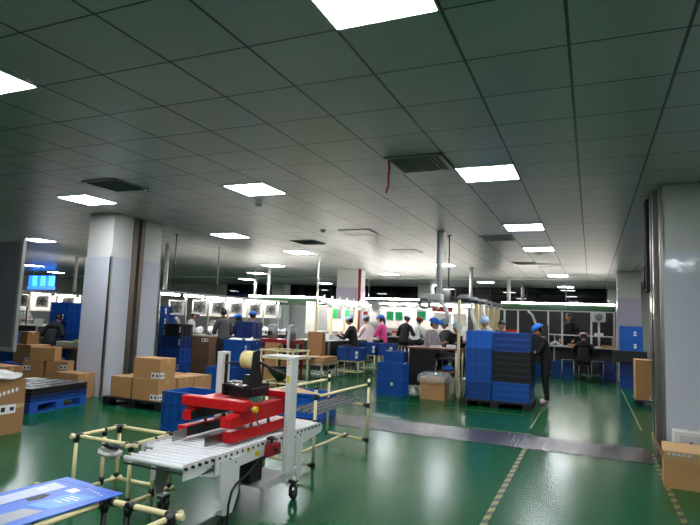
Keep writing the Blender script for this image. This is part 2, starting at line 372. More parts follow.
duct('white pipe over the middle of the cream post row', -3.23, 16.26, 2.1, .05)
duct('white pipe at the left end of the green belt line', -2.57, 19.4, 2.2, .055)
duct('white pipe second at the left end of the green belt line', -2.35, 21.6, 2.26, .06)
duct('white thin pipe left of the far middle pillar', -6.55, 12.92, 1.97, .018)
duct('white duct over the far end of the fan bench', -10.16, 16.28, 2.09, .055, name='hanging_duct')
duct('white duct further behind the fan bench', -14.29, 21.78, 2.2, .07, name='hanging_duct')
duct('white duct dropping to the near end of the fan bench', -9.3, 10.3, 1.96, .05, name='hanging_duct')
duct('thin dark hanger rod right of the left pillar', -7.95, 9.05, 1.92, .013, 'dgrey')
duct('thin steel hanger rod over the middle of the fan bench', -8.33, 11.01, 1.95, .012, 'alu')
duct('white pipe left of the left pillar', -15.02, 12.58, 1.95, .05)

# ------------------------------------------------------------------ carton sealing machine
t = thing('carton_sealer', 'white and red carton sealing machine with roller bed and tape head', 'packing machine', (-2.445, 3.55, 0), math.radians(-1.5))
# bed: side plates with chamfered front and rear extensions (profiles in v,z swept along u)
def side_plate(u0, u1, poly): return B().prism(poly, 'x', u0, u1)
ZT = .548
for s, u in ((1, .31), (-1, -.31)):
    a, b = (u - .006, u) if s > 0 else (u, u + .006)
    side_plate(a, b, [(-.6, ZT), (.47, ZT), (.47, .45), (.2, .45), (-.3, .43), (-.6, .42)]).obj('side_plate', 'white', t)
    a2, b2 = a - s * .012, b - s * .012
    sh_ = 0 if s > 0 else .10
    if s > 0: e = side_plate(a2, b2, [(-.875, ZT), (-.6, ZT), (-.6, .49), (-.74, .455), (-.875, .455)])
    else: e = side_plate(a2 + sh_, b2 + sh_, [(-.85, .52), (-.6, .52), (-.6, .48), (-.85, .49)])
    e.obj('front_extension', 'white', t)
    arc = [(.77 + .05 * math.sin(q), .50 + .045 * math.cos(q)) for q in (0, .4, .8, 1.2, 1.57, 2.0, 2.5)]
    side_plate(a, b, [(.46, ZT)] + arc + [(.62, .44), (.46, .42)]).obj('rear_extension', 'white', t)
box(-.304, .304, .80, .81, .49, .52).obj('cross_bar', 'white', t)
box(-.18, .29, -.875, -.865, .488, .500).obj('cross_bar', 'dgrey', t)
k = 0; v = -.865
while v < .8:
    h = .236 if v < -.61 else .296; c = 0.058 if v < -.61 else 0
    r = B().cyl((c - h, v, .523), (c + h, v, .528), .0165, 14, 0)
    r.cyl((c + h, v, .523), (.313, v, .523), .010, 8, 1).cyl((-.313 if v > -.61 else -.2, v, .523), (c - h, v, .523), .010, 8, 1)
    r.obj('roller', ['roller', 'black'], t); v += .0605
box(-.30, .30, -.6, .78, .475, .485).obj('dark_gap_sheet', 'black', t)  # black sheet added so the gaps between the rollers come out dark
# legs and casters
def leg(u, v, w, sgn):
    p = [(v - w / 2, .5), (v + w / 2, .5), (v + w / 2, .27), (v + w * .22, .16), (v - w * .22, .16), (v - w * .42, .27)]
    b = B()
    b.prism(p, 'x', u - sgn * .006, u); b.prism([(u - sgn * .045, .5), (u, .5), (u, .27), (u - sgn * .03, .27)], 'y', v - w / 2, v - w / 2 + .006)
    b.box(min(u, u - sgn * .07), max(u, u - sgn * .07), v - w * .22, v + w * .22, .155, .165)
    l = b.obj('leg', 'white', t)
    cu = u - sgn * .04
    c = box(cu - .03, cu + .03, v - .03, v + .03, .134, .1545).cyl((cu, v, .1), (cu, v, .154), .02, 10).box(cu - .028, cu - .022, v - .02, v + .025, .03, .104).box(cu + .022, cu + .028, v - .02, v + .025, .03, .104)
    c.lathe([(.001, -.018), (.03, -.018), (.034, -.01), (.034, .01), (.03, .018), (.001, .018)], (cu, v + .01, .0345), 18, 1, 'x')
    c.obj('caster', ['dgrey', 'black'], l)
leg(.318, -.455, .2, 1); leg(-.335, -.38, .16, -1); leg(.318, .43, .1, 1); leg(-.318, .45, .1, -1)
# columns
for s in (1, -1):
    b = B(); u = .322 * s
    a, c = (u, u + .045) if s > 0 else (u - .055, u)
    vc = .17 if s > 0 else .23
    b.box(a, c, vc, vc + .1, .265, 1.115, bev=.004)
    cl = b.obj('column', 'white', t)
    xi = a - .004 if s > 0 else c + .0
    box(xi, xi + .004, vc + .032, vc + .07, .58, 1.1).obj('slot', 'black', cl)
    box(a - .001, c + .001, vc - .001, vc + .101, 1.116, 1.121).obj('cap', 'white', cl)
    if s > 0:
        box(a + .006, c - .012, vc - .0015, vc - .0002, .93, .985).obj('warning_sticker', 'yellow', cl)
        box(a + .012, c - .018, vc - .0015, vc - .0002, 1.065, 1.085).obj('small_sticker', 'yellow', cl)
        bb = B()
        for zz in (1.1, ): bb.cyl((a + .012, vc - .002, zz), (a + .012, vc - .0001, zz), .004, 8).cyl((c - .018, vc - .002, zz), (c - .018, vc - .0001, zz), .004, 8)
        bb.obj('bolt', 'black', cl)
# lower tray with drive motor
box(-.3, .3, .0, .44, .19, .2).box(-.3, -.29, .0, .44, .2, .24).box(.29, .3, .0, .44, .2, .24).obj('lower_tray', 'white', t)
mb = B().cyl((-.1, .02, .29), (.12, .02, .29), .07, 18).box(.12, .2, -.06, .1, .22, .37, bev=.01); mb.box(-.2, .05, .15, .32, .201, .36, bev=.008).obj('drive_motor', 'motor', t)
# red belt drives, lower pair and upper pair
for s in (1, -1):
    u0, u1 = (.17, .245) if s > 0 else (-.215, -.14)
    d = box(u0, u1, -.37, .36, .566, .642, bev=.006).obj('side_belt_drive', 'red', t)
    xi = (u0 - .012) if s > 0 else u1 + .002
    box(xi, xi + .01, -.36, .35, .572, .636, bev=.003).obj('belt', 'belt', d)
    g0 = u0 - .008 if s > 0 else u1 - .002
    box(g0, g0 + .005, -.52, -.365, .563, .628, mtx=Matrix.Translation((g0, -.37, 0)) @ Matrix.Rotation(s * -.12, 4, 'Z') @ Matrix.Translation((-g0, .37, 0))).obj('guide_plate', 'steel', d)
    u0, u1 = (.19, .265) if s > 0 else (-.215, -.14)
    vf = 0 if s > 0 else .09
    d2 = B().prism([(-.42 + vf, .675), (-.42 + vf, .735), (-.36 + vf, .745), (-.30, .752), (-.27, .795), (.36, .795), (.36, .69), (-.3, .675)], 'x', u0, u1).obj('head_beam', 'red', t)
    x2 = (u0 - .012) if s > 0 else u1 + .002
    box(x2, x2 + .01, -.33, .3, .68, .74).obj('pressure_belt', 'belt', d2)
    for vv in (-.12, .1): B().cyl(((u0 + u1) / 2, vv, .643), ((u0 + u1) / 2, vv, .686), .012).obj('support_pin', 'steel', d)
b = box(-.255, .30, -.31, -.215, .77, .838, bev=.008)
cb = b.obj('front_crossbeam', 'red', t)
kb = B().cyl((.301, -.26, .79), (.34, -.26, .79), .012, 12, 0).cyl((.34, -.26, .79), (.365, -.26, .79), .021, 14, 1); kb.tube([(.345, -.25, .78), (.35, -.24, .74), (.335, -.2, .69), (.34, -.18, .66)], .006, 8, 0); kb.obj('adjusting_knob', ['steel', 'yellow'], cb)
box(-.3, .3, .25, .345, .80, .85, bev=.006).obj('rear_crossbeam', 'red', t)
box(-.3, -.216, -.214, .249, .757, .8, bev=.005).obj('head_frame', 'red', t)
# tape head
hd = box(-.11, .14, -.02, .22, .82, .885, bev=.006).box(-.09, -.07, -.06, .2, .83, .91).box(.11, .13, -.06, .24, .83, .91).obj('tape_head', 'black', t)
for a_ in (((-.07, -.02, .90), (.11, -.02, .90), .016), ((-.07, .05, .91), (.11, .05, .91), .02)): B().cyl(*a_, 12).obj('press_roller', 'steel', hd)
box(-.10, -.03, .0, .07, .886, .92).obj('cutter_cover', 'steel', hd)
B().prism([(-.02, .876), (.16, .876), (.12, 1.0), (.09, 1.15), (.06, 1.17), (.02, 1.15), (.0, 1.02)], 'x', .115, .128).prism([(0, .876), (.1, .876), (.06, .98), (.02, .98)], 'x', .04, .11).obj('tape_bracket', 'black', hd)
B().lathe([(.038, -.06), (.068, -.06), (.068, .04), (.038, .04)], (.075, .06, 1.09), 28, 0, 'x', True).obj('tape_roll', 'tapey', hd)
B().lathe([(.012, -.064), (.037, -.064), (.037, .044), (.012, .044)], (.075, .06, 1.09), 20, 0, 'x', True).obj('tape_core', 'black', hd)
B().tube([(.13, .08, 1.08), (.22, .18, 1.01), (.318, .26, .96)], .011, 8).tube([(-.318, .26, 1.03), (-.2, .18, 1.045), (.03, .1, 1.06)], .008, 8).obj('head_cable', 'black', t)
# control box, knob, stickers, bolts, cable
cbx = box(.325, .375, -.08, .06, .44, .52, bev=.006).obj('control_box', 'dred', t)
B().cyl((.375, -.01, .478), (.384, -.01, .478), .016, 14).obj('switch', 'black', cbx)
B().cyl((.345, -.03, .521), (.345, -.03, .55), .006, 8).ell((.345, -.03, .558), (.035, .035, .014)).obj('lever_knob', 'black', t)
box(.3105, .312, -.17, -.12, .455, .49).obj('warning_sticker', 'yellow', t)
box(.3105, .312, -.27, -.23, .50, .53).obj('warning_sticker', 'yellow', t)
bb = B()
for vv, zz in ((-.46, .5), (-.4, .47), (-.1, .53), (.16, .52), (.36, .5), (.44, .5), (.47, .36)): bb.cyl((.311, vv, zz), (.3205, vv, zz), .006, 8)
for vv in (.52, .57, .62, .67, .72, .77): bb.cyl((.311, vv, .528), (.314, vv, .528), .008, 8)
bb.obj('bolt', 'black', t)
B().tube([(.335, -.05, .44), (.33, -.15, .425), (.335, -.28, .37), (.33, -.4, .33), (.338, -.455, .3), (.33, -.47, .22), (.33, -.475, .1), (.34, -.48, .012)], .008, 8).obj('power_cable', 'black', t)

# ------------------------------------------------------------------ cream pipe frames
PR = .0145
def pipe(b, p, q, over=0):
    p, q = Vector(p), Vector(q); d = (q - p).normalized() * over
    return b.cyl(p - d, q + d, PR, 12)
def joint(p, axes):
    b = B(); p = Vector(p)
    for a in axes:
        a = Vector(a); b.cyl(p + a * .001, p + a * .045, PR + .005, 12)
    b.ell(p, (PR + .0055,) * 3, u=12, v=8)
    return b
X, Y, Z = Vector((1, 0, 0)), Vector((0, 1, 0)), Vector((0, 0, 1))
t = thing('pipe_cart', 'small open cream pipe frame left of the roller bed', 'pipe cart', (-3.2, 3.24, 0))
x0, x1, y0, y1, zt, zb = -.27, .26, -.2, .21, .497, .1
for (x, y) in ((x0, y0), (x0, y1), (x1, y0), (x1, y1), (x0, .06), (x1, .03)):
    pipe(B(), (x, y, .012), (x, y, zt)).obj('post', 'cream', t)
    j = joint((x, y, zt), (-Z,)).obj('joint', 'black', t); joint((x, y, zb), (Z,)).obj('joint', 'black', t)
    B().cyl((x, y, 0), (x, y, .013), .018, 12).obj('foot', 'black', t)
for z in (zt, zb):
    for x in (x0, x1): pipe(B(), (x, y0, z), (x, y1, z), .05).obj('side_rail', 'cream', t)
    for y in ((y0, y1) if z == zt else (y1,)): pipe(B(), (x0, y, z - .0), (x1, y, z - .0), .05).obj('cross_rail', 'cream', t)
for p in ((x0, y0, zt), (x1, y0, zt), (x0, y1, zt), (x1, y1, zt)): joint(p, (X if p[0] < 0 else -X, Y if p[1] < 0 else -Y)).obj('joint', 'black', t)
t = thing('film_bag', 'crumpled clear and black plastic wrap hung inside the small pipe frame', 'plastic wrap', (-3.2, 3.1, .40))
b = B(); b.ell((0, 0, 0), (.1, .06, .035), u=20, v=12)
for v_ in b.bm.verts: v_.co += v_.co.normalized() * .03 * noise.noise(v_.co * 25)
b.obj('clear_film', 'filmw', t)
b = B(); b.ell((.02, .01, .05), (.09, .05, .02), u=20, v=10)
for v_ in b.bm.verts: v_.co += v_.co.normalized() * .02 * noise.noise(v_.co * 22)
b.obj('black_film', 'black', t)

t = thing('pipe_cart', 'cream pipe cart under the blue printed cardboard', 'pipe cart', (-2.2, 1.7, 0))
zt = .497; xs = (-.44, .03, .44); ya, yb = -.55, .42
for x in xs:
    pipe(B(), (x, ya, zt), (x, yb, zt), .05).obj('long_rail', 'cream', t)
    for y in (ya, yb - .02):
        pipe(B(), (x, y, .012), (x, y, zt - .02)).obj('post', 'black', t); joint((x, y, zt), (-Z, Y if y < 0 else -Y)).obj('joint', 'black', t)
        B().cyl((x, y, 0), (x, y, .013), .02, 12).obj('foot', 'black', t)
for y in (ya, yb - .0):
    pipe(B(), (xs[0], y, zt + .001), (xs[2], y, zt + .001), .05).obj('cross_rail', 'cream', t)
    for x in xs: joint((x, y, zt), (X if x < .4 else -X,)).obj('joint', 'black', t)
for x in (xs[1] + .13,): joint((x, yb, zt), (-Z, X)).obj('joint', 'black', t); pipe(B(), (x, yb, .012), (x, yb, zt - .02)).obj('post', 'black', t)
# printed cardboard sheet lying on it (two panels with a fold)
t = thing('printed_card_sheet', 'blue printed cardboard sheet lying on the cream pipe cart', 'cardboard', (-2.4, 1.85, .519))
def P(x, y, z=0): return (x + 2.4 - 2.4 + 0, y, z)
sh = B(); sh.prism([(-.205, -.5), (.2, -.42), (.265, .33), (.035, .345), (.015, .36), (-.19, .38), (-.23, .02)], 'z', 0, .006); sh.obj('card', 'sheetblue', t)
def patch(nm, pts, m, z=.0068):
    B().prism(pts, 'z', z, z + .0005).obj(nm, m, t)
patch('pale_print', [(-.2, -.3), (-.09, -.3), (-.045, .26), (-.16, .28)], 'sheetpale')
patch('cyan_print', [(.03, -.02), (.17, .0), (.21, .22), (.06, .2)], 'sheetcyan')
patch('white_print', [(-.005, .21), (.06, .2), (.065, .25), (.005, .265)], 'paper')
patch('grey_print', [(.0, -.46), (.15, -.42), (.16, -.03), (.06, -.05)], 'sheetgrey')
patch('device_print', [(-.05, .04), (-.01, .02), (.01, .08), (-.01, .14), (-.045, .12)], 'motor')
b = B()
for i, (x, y, w_) in enumerate([(.09, .16, .07), (.09, .135, .085), (.09, .11, .06), (.08, .08, .05)]): b.box(x, x + w_, y, y + .009, .0074, .0078)
for i in range(5): b.box(.06 + i * .035, .07 + i * .035, .29 - i * .012, .3 - i * .012, .0068, .0073)
b.box(-.07, -.03, -.24, -.1, .0068, .0073).box(-.14, -.11, .16, .2, .0074, .0078)
b.obj('white_lettering', 'paper', t)
B().box(-.2, .22, .305, .307, .006, .0067, mtx=Matrix.Rotation(-.06, 4, 'Z')).obj('fold_line', 'dgrey', t)

# roller track stand to the right of the machine
t = thing('roller_track_stand', 'cream pipe stand holding grey roller tracks behind the sealing machine', 'pipe stand', (-2.57, 5.25, 0))
pts = {'a': (.27, -.66, .775), 'b': (.295, .59, .775), 'c': (-.265, .74, .775), 'd': (-.285, -.6, .775)}
for n_, (x, y, z) in pts.items():
    pipe(B(), (x, y, .002), (x, y, z)).obj('post', 'cream', t)
    B().cyl((x, y, z + .001), (x, y, z + .03), PR + .002, 12).obj('end_cap', 'black', t)
    for zz in (.71, .48, .105): joint((x, y, zz), (Z * .6, -Z * .6)).obj('joint', 'black', t)
def rail(p, q): pipe(B(), p, q).obj('rail', 'cream', t)
rail((.275, -.66, .71), (.285, .59, .71)); rail((-.285, -.6, .71), (-.275, .74, .71))
rail((.285, .59, .48), (-.275, .74, .48)); rail((.275, -.66, .48), (-.285, -.6, .48))
rail((.285, .59, .105), (-.275, .74, .105)); rail((.275, -.66, .105), (-.285, -.6, .105)); rail((0, .665, .125), (0, -.63, .125))
joint((0, .665, .11), (X, -X, -Y)).obj('joint', 'black', t)
for p, a in (((.285, .59, .48), -X), ((-.275, .74, .48), X), ((.285, .59, .105), -X), ((-.275, .74, .105), X), ((.275, -.66, .105), -X), ((.285, .59, .71), -Y), ((.275, -.66, .71), Y), ((-.275, .74, .71), -Y)): joint(p, (a,)).obj('joint', 'black', t)
for k in range(4):
    x = -.13 + k * .085
    tr = box(x - .016, x - .012, -.33, .68, .495, .525).box(x + .012, x + .016, -.33, .68, .495, .525).box(x - .012, x + .012, -.33, .68, .495, .499).obj('roller_track', 'grey', t)
    b = B()
    for j in range(26): b.cyl((x - .011, -.31 + j * .038, .519), (x + .011, -.31 + j * .038, .519), .014, 10)
    b.obj('track_wheels', 'dgrey', tr)
    box(x - .02, x + .02, .68, .7, .49, .54, bev=.004).obj('track_stop', 'bronze', tr)

# ------------------------------------------------------------------ crates, cartons, pallets
def crate_bm(w, d, h, nx=4, ny=3, nz=2, t=.008):
    b = B(); a, c = w / 2, d / 2
    b.box(-a + t, a - t, -c + t, c - t, 0, .01)
    q_ = .017
    b.box(-a + q_, a - q_, -c + q_, -c + q_ + t, 0, h).box(-a + q_, a - q_, c - q_ - t, c - q_, 0, h)
    b.box(-a + q_, -a + q_ + t, -c + q_, c - q_, 0, h).box(a - q_ - t, a - q_, -c + q_, c - q_, 0, h)
    def ribs(z0, z1, e):
        b.box(-a, a, -c, -c + e, z0, z1).box(-a, a, c - e, c, z0, z1).box(-a, -a + e, -c + e, c - e, z0, z1).box(a - e, a, -c + e, c - e, z0, z1)
    ribs(h - .03, h, .019); ribs(.0, .015, .019)
    for k in range(1, nz): ribs(h * k / nz - .006, h * k / nz + .006, .0105)
    for k in range(0, nx + 1):
        x = -a + .006 + (w - .012) * k / nx
        b.box(x - .005, x + .005, -c, -c + .0175, 0, h).box(x - .005, x + .005, c - .0175, c, 0, h)
    for k in range(0, ny + 1):
        y = -c + .006 + (d - .012) * k / ny
        b.box(-a, -a + .0175, y - .005, y + .005, 0, h).box(a - .0175, a, y - .005, y + .005, 0, h)
    return b
def sticker(parent, w, h, side, off, mtxpos, rows=((.12, .36, .25, .75), (.64, .88, .3, .7))):
    # a white label with dark printed blocks on the face side ('front' = -y, 'right' = +x); mtxpos = (along, z) of its lower corner
    b = B(); u, z = mtxpos
    def q(u0, u1, z0, z1, o, mi):
        if side == 'front': b.box(u0, u1, off - o, off - o + .0008, z0, z1, mi)
        else: b.box(off + o - .0008, off + o, u0, u1, z0, z1, mi)
    q(u, u + w, z, z + h, .0012, 0)
    for (a0, a1, c0, c1) in rows: q(u + w * a0, u + w * a1, z + h * c0, z + h * c1, .002, 1)
    return b.obj('label_sticker', ['paper', 'ink'], parent)
def new_crate(label, w, d, h, m='blue', loc=(0, 0, 0), rz=0, group=None, lab=None, nx=4, ny=3, nz=2, name='plastic_crate'):
    t = thing(name, label, 'crate', loc, rz, group)
    crate_bm(w, d, h, nx, ny, nz).obj('shell', m, t)
    if lab: sticker(t, lab[1], lab[2], lab[0], (-d / 2) if lab[0] == 'front' else (w / 2), (lab[3], lab[4]))
    return t
def crate_stack(n, w, d, h, x, y, z0, m, desc, group, rz=0, lab=None, order='crate in the', nx=4, ny=3, nz=2, names=None):
    words = ['lowest', 'second lowest', 'third from bottom', 'fourth from bottom', 'fifth from bottom', 'sixth from bottom', 'seventh from bottom', 'eighth from bottom', 'ninth from bottom', 'tenth from bottom', 'eleventh from bottom']
    first = {}
    for k in range(n):
        mm = m[k] if isinstance(m, (list, tuple)) else m
        wd = 'topmost' if k == n - 1 else words[k]
        cn = {'blackc': 'black', 'blue': 'blue', 'blue2': 'dark blue', 'blueb': 'bright blue', 'navy': 'navy'}[mm]
        l = f'{wd} {cn} {desc}'
        p = (x, y, z0 + k * (h + .002)); lb = lab if (lab and (k in lab[5])) else None
        key = (mm, bool(lb))
        if key in first: dup(first[key], p, rz, l, group)
        else: first[key] = new_crate(l, w, d, h, mm, p, rz, group, lb, nx, ny, nz)
def carton(label, w, d, h, loc, rz=0, m='carton', lab=None, group=None, tape=True, cat='carton', name='cardboard_carton'):
    t = thing(name, label, cat, loc, rz, group)
    a, c = w / 2, d / 2
    b = box(-a, a, -c, c, 0, h, bev=.004); b.box(-a + .004, a - .004, -.0015, .0015, h - .001, h + .0005)
    b.obj('carton_body', m, t)
    if tape:
        box(-a - .0006, a + .0006, -.03, .03, h + .0006, h + .0014).box(-a - .0016, -a - .0006, -.03, .03, h - .07, h + .0014).box(a + .0006, a + .0016, -.03, .03, h - .07, h + .0014).obj('tape_strip', 'tape', t)
    if lab:
        for L in (lab if isinstance(lab, list) else [lab]): sticker(t, L[1], L[2], L[0], (-c) if L[0] == 'front' else a, (L[3], L[4]))
    return t
def open_carton(label, w, d, h, loc, rz=0, m='carton', flaps=(35, 35, 35, 35), inside=None, lab=None, text=False):
    t = thing('open_carton', label, 'carton', loc, rz); a, c = w / 2, d / 2; k = .006
    B().box(-a, a, -c, c, 0, k).box(-a, a, -c, -c + k, k, h).box(-a, a, c - k, c, k, h).box(-a, -a + k, -c + k, c - k, k, h).box(a - k, a, -c + k, c - k, k, h).obj('carton_body', m, t)
    fl = min(d, w) * .45
    for i, (ang, ln, p, axis) in enumerate(((flaps[0], w, (0, -c, h), 0), (flaps[1], w, (0, c, h), PI), (flaps[2], d, (-a, 0, h), -PI / 2), (flaps[3], d, (a, 0, h), PI / 2))):
        if ang is None: continue
        mt = Matrix.Translation(p) @ Matrix.Rotation(axis, 4, 'Z') @ Matrix.Rotation(math.radians(ang), 4, 'X')
        box(-ln / 2 + .003, ln / 2 - .003, -fl, 0, .001, .006, mtx=mt).obj('flap', 'flap' if i else m, t)
    if lab: sticker(t, lab[1], lab[2], lab[0], (-c) if lab[0] == 'front' else a, (lab[3], lab[4]))
    return t
def pallet(label, w, d, loc, m='blackc', h=.14, rz=0):
    t = thing('plastic_pallet', label, 'pallet', loc, rz); a, c = w / 2, d / 2
    dk = B().box(-a, a, -c, c, h - .03, h, bev=.004)
    dk.obj('deck', m, t)
    for x in (-a + .07, 0, a - .07):
        for y in (-c + .07, 0, c - .07): box(x - .07, x + .07, y - .07, y + .07, .02, h - .0305, bev=.006).obj('foot', m, t)
        box(x - .07, x + .07, -c, c, 0, .0195).obj('runner', m, t)
    return t

# cartons on the black pallet beside the left pillar
pallet('black plastic pallet carrying sealed cartons right of the left pillar', 1.14, 1.25, (-6.19, 6.95, 0), h=.13)
g = 'sealed cartons on the black pallet'; z = .132
carton('sealed carton at the left front corner of the black pallet', .40, .5, .305, (-6.46, 6.62, z), 0, 'carton', None, g)
carton('sealed carton with label under the top carton on the black pallet', .48, .37, .305, (-5.97, 6.54, z), 0, 'carton', [('front', .13, .08, .1, .015), ('right', .09, .08, -.18, .015)], g)
carton('topmost sealed carton with label on the black pallet stack', .5, .33, .30, (-5.98, 6.53, z + .307), 0, 'carton', [('front', .14, .085, .1, .015), ('right', .1, .085, -.16, .015)], g)
carton('sealed carton at the right rear of the pallet, nearer one', .46, .34, .31, (-5.93, 6.92, z), 0, 'carton', None, g)
carton('sealed carton at the right rear of the pallet, farther one', .46, .42, .30, (-5.93, 7.33, z), 0, 'carton', None, g)
carton('sealed carton hidden at the left rear of the black pallet', .48, .55, .3, (-6.46, 7.2, z), 0, 'carton', None, g)

# dark blue pallet with black trays, left
t = pallet('blue plastic pallet carrying flat trays in front of the left pillar', 1.0, 1.05, (-7.42, 5.66, 0), 'bluemat', .14, rz=.14)
for k, (m_, zz, hh, l) in enumerate([('blue2', .142, .045, 'flat dark blue tray sheet lowest on the blue pallet'), ('navy', .189, .045, 'flat navy tray sheet in the middle on the blue pallet'), ('blackc', .236, .045, 'flat black tray sheet second from the top on the blue pallet')]):
    tag(box(-.5, .5, -.52, .52, 0, hh - .002, bev=.006).obj('tray_sheet', m_, None, (-7.42, 5.66, zz), .14), l, 'tray')
t = thing('grid_tray', 'black tray with pale grid dividers on top of the blue pallet', 'tray', (-7.42, 5.66, .283), .14)
box(-.5, .5, -.52, .52, 0, .045, bev=.006).obj('base', 'blackc', t)
b = B()
for k in range(7): b.box(-.46, .46, -.48 + k * .16 - .012, -.48 + k * .16 + .012, .0455, .05)
for k in range(5): b.box(-.46 + k * .23 - .012, -.46 + k * .23 + .012, -.48, .48, .0455, .052)
b.obj('grid_divider', 'alu', t)

# big open carton at the left edge
t = open_carton('big worn open carton with milky plastic liner at the left picture edge', .85, .85, .6, (-6.38, 4.03, 0), math.radians(2), 'carton2', (None, None, None, None), lab=('right', .2, .1, .12, .23))
fl_ = box(-.42, .42, -.42, .0, 0, .006, mtx=Matrix.Translation((0, .1, .61)) @ Matrix.Rotation(.04, 4, 'X')).obj('flap', 'flap', t)
b = B(); b.ell((.1, .1, .63), (.40, .42, .05), u=28, v=12)
for v_ in b.bm.verts: v_.co += Vector((0, 0, 1)) * .04 * noise.noise(v_.co * 7) + v_.co.normalized() * .03 * noise.noise(v_.co * 13)
b.obj('plastic_liner', 'filmw', t)
b = B()
for i in range(5): b.box(.4253, .4262, .1 + i * .05, .13 + i * .05, .43 + i * .01, .47 + i * .01)
b.obj('white_lettering', 'paper', t)
box(.4252, .426, -.42, .42, .28, .33).obj('tape_strip', 'tape', t)
carton('reddish brown carton between the big open carton and the tray pallet', .5, .3, .66, (-7.02, 4.85, 0), 0, 'carton2')
# cartons behind the tray pallet
carton('large sealed carton with label standing against the left pillar', .52, .32, .39, (-7.71, 6.62, 0), 0, 'carton', ('front', .08, .08, .17, .03))
carton('small carton at the bottom left of the stack left of the pillar', .38, .32, .19, (-9.9, 7.6, 0), .5, 'carton')
carton('small carton at the bottom right of the stack left of the pillar', .40, .32, .19, (-9.52, 7.81, 0), .5, 'carton')
carton('labelled carton in the middle left of the stack left of the pillar', .38, .32, .20, (-9.9, 7.6, .193), .5, 'carton', ('front', .13, .09, -.18, .02))
carton('labelled carton in the middle right of the stack left of the pillar', .40, .32, .20, (-9.52, 7.81, .193), .5, 'carton', ('front', .14, .08, .05, .05))
carton('topmost carton of the stack left of the pillar', .46, .32, .25, (-9.78, 7.68, .396), .5, 'carton')
pallet('blue pallet far left with two stacked cartons', 1.0, .9, (-11.85, 8.95, 0), 'bluemat', .15)
carton('wide carton with label on the far left blue pallet', .56, .5, .41, (-11.8, 8.9, .152), 0, 'carton', ('front', .14, .1, .1, .03))
carton('tall carton on top of the wide carton on far left pallet', .24, .3, .28, (-11.92, 8.9, .564), 0, 'carton2')

# blue plastic crate beside the machine
new_crate('empty blue plastic crate on the floor behind the sealing machine', .66, .5, .46, 'blue', (-4.51, 5.7, 0), 0, None, None, 5, 4, 3)
t = new_crate('blue tub holding folded cardboard behind the roller tracks', .75, .55, .34, 'blue', (-3.88, 7.42, 0), 0, None, None, 4, 3, 2, 'plastic_tub')
tag(box(-.3, .25, -.2, .2, 0, .02, mtx=Matrix.Rotation(.15, 4, 'Y')).obj('cardboard_sheet', 'flap', None, (-3.95, 7.42, .30)), 'pale cardboard sheet lying in the blue tub', 'cardboard')

# open carton right front
t = open_carton('open brown carton at the right edge beside the pillar', .64, .42, .25, (.94, 6.2, 0), math.radians(-4), 'carton', (None, -18, -62, None))
mt = Matrix.Translation((0, -.21, .25)) @ Matrix.Rotation(math.radians(-70), 4, 'X')
box(-.317, .317, -.085, 0, .001, .006, mtx=mt).obj('flap', 'flap', t)
for i in range(5): box(-.29 + i * .04, -.262 + i * .04, -.075, -.05, .0, .0009, mtx=mt).obj('white_letter', 'paper', t)
for i in range(2): box(-.02 + i * .045, .01 + i * .045, -.06, -.035, .0, .0009, mtx=mt).obj('white_letter', 'paper', t)

t = thing('white_case', 'white plastic case standing behind the open carton by the right pillar', 'case', (1.02, 6.73, 0))
box(-.25, .35, -.08, .1, 0, .42, bev=.01).obj('case_body', 'white', t); box(-.2, .3, -.083, -.081, .26, .38).obj('window_pane', 'film', t)
for x in (-.1, .08, .2): B().cyl((x, -.0835, .31), (x, -.09, .31), .015, 10).obj('knob', 'dgrey', t)
B().tube([(-.1, 0, .421), (-.1, 0, .44), (.2, 0, .44), (.2, 0, .421)], .006).obj('wire_handle', 'alu', t)

# crate stacks right of the left pillar
crate_stack(6, .52, .42, .255, -9.64, 10.75, .01, ['blue2'] * 6, 'crate of the tall stack right of the left pillar', 'tall crate stack by the pillar', 0, ('front', .05, .13, .18, .09, (3, 4, 5)))
crate_stack(4, .50, .42, .283, -8.93, 10.45, .01, ['blue2', 'blue2', 'navy', 'blackc'], 'crate of the lower stack in front of the brown cabinet', 'lower crate stack by the pillar', 0, ('front', .04, .12, .2, .1, (0, 2, 3)))
t = thing('cabinet_carton', 'tall dark brown carton with white label right of the crate stacks', 'carton', (-8.72, 11.3, 0))
box(-.34, .28, -.3, .3, 0, .85, bev=.006).obj('carton_body', 'cartond', t); sticker(t, .2, .08, 'front', -.3, (.05, .74)); box(-.35, .29, -.31, .31, .851, .862).obj('lid', 'cartond', t)
# two blue crates behind the tape head, plastic bags in the upper one
new_crate('small blue crate on the floor left below the bag filled crate', .52, .42, .40, 'blue', (-6.62, 9.1, 0), 0, 'blue crates behind the tape head', None, 5, 3, 3)
new_crate('lower blue crate supporting the crate full of white bags',   .64, .5, .45, 'blue2', (-6.76, 9.95, 0), 0, 'blue crates behind the tape head', None, 6, 4, 3)
new_crate('upper blue crate heaped with white plastic bags', .64, .5, .45, 'blue', (-6.76, 9.95, .453), 0, 'blue crates behind the tape head', ('front', .04, .14, .22, .2), 6, 4, 3)
for i, (x, y, s_, l) in enumerate([(-6.9, 9.9, .13, 'white plastic bag heaped at the left in the upper blue crate'), (-6.6, 9.97, .13, 'white plastic bag heaped at the right in the upper blue crate')]):
    b = B(); b.ell((0, 0, 0), (s_, s_, .07), u=22, v=12)
    for v_ in b.bm.verts: v_.co += v_.co.normalized() * .06 * noise.noise(v_.co * 14 + Vector((i * 5, 0, 0)))
    tag(b.obj('plastic_bag', 'filmw', None, (x, y, .86)), l, 'plastic bag')
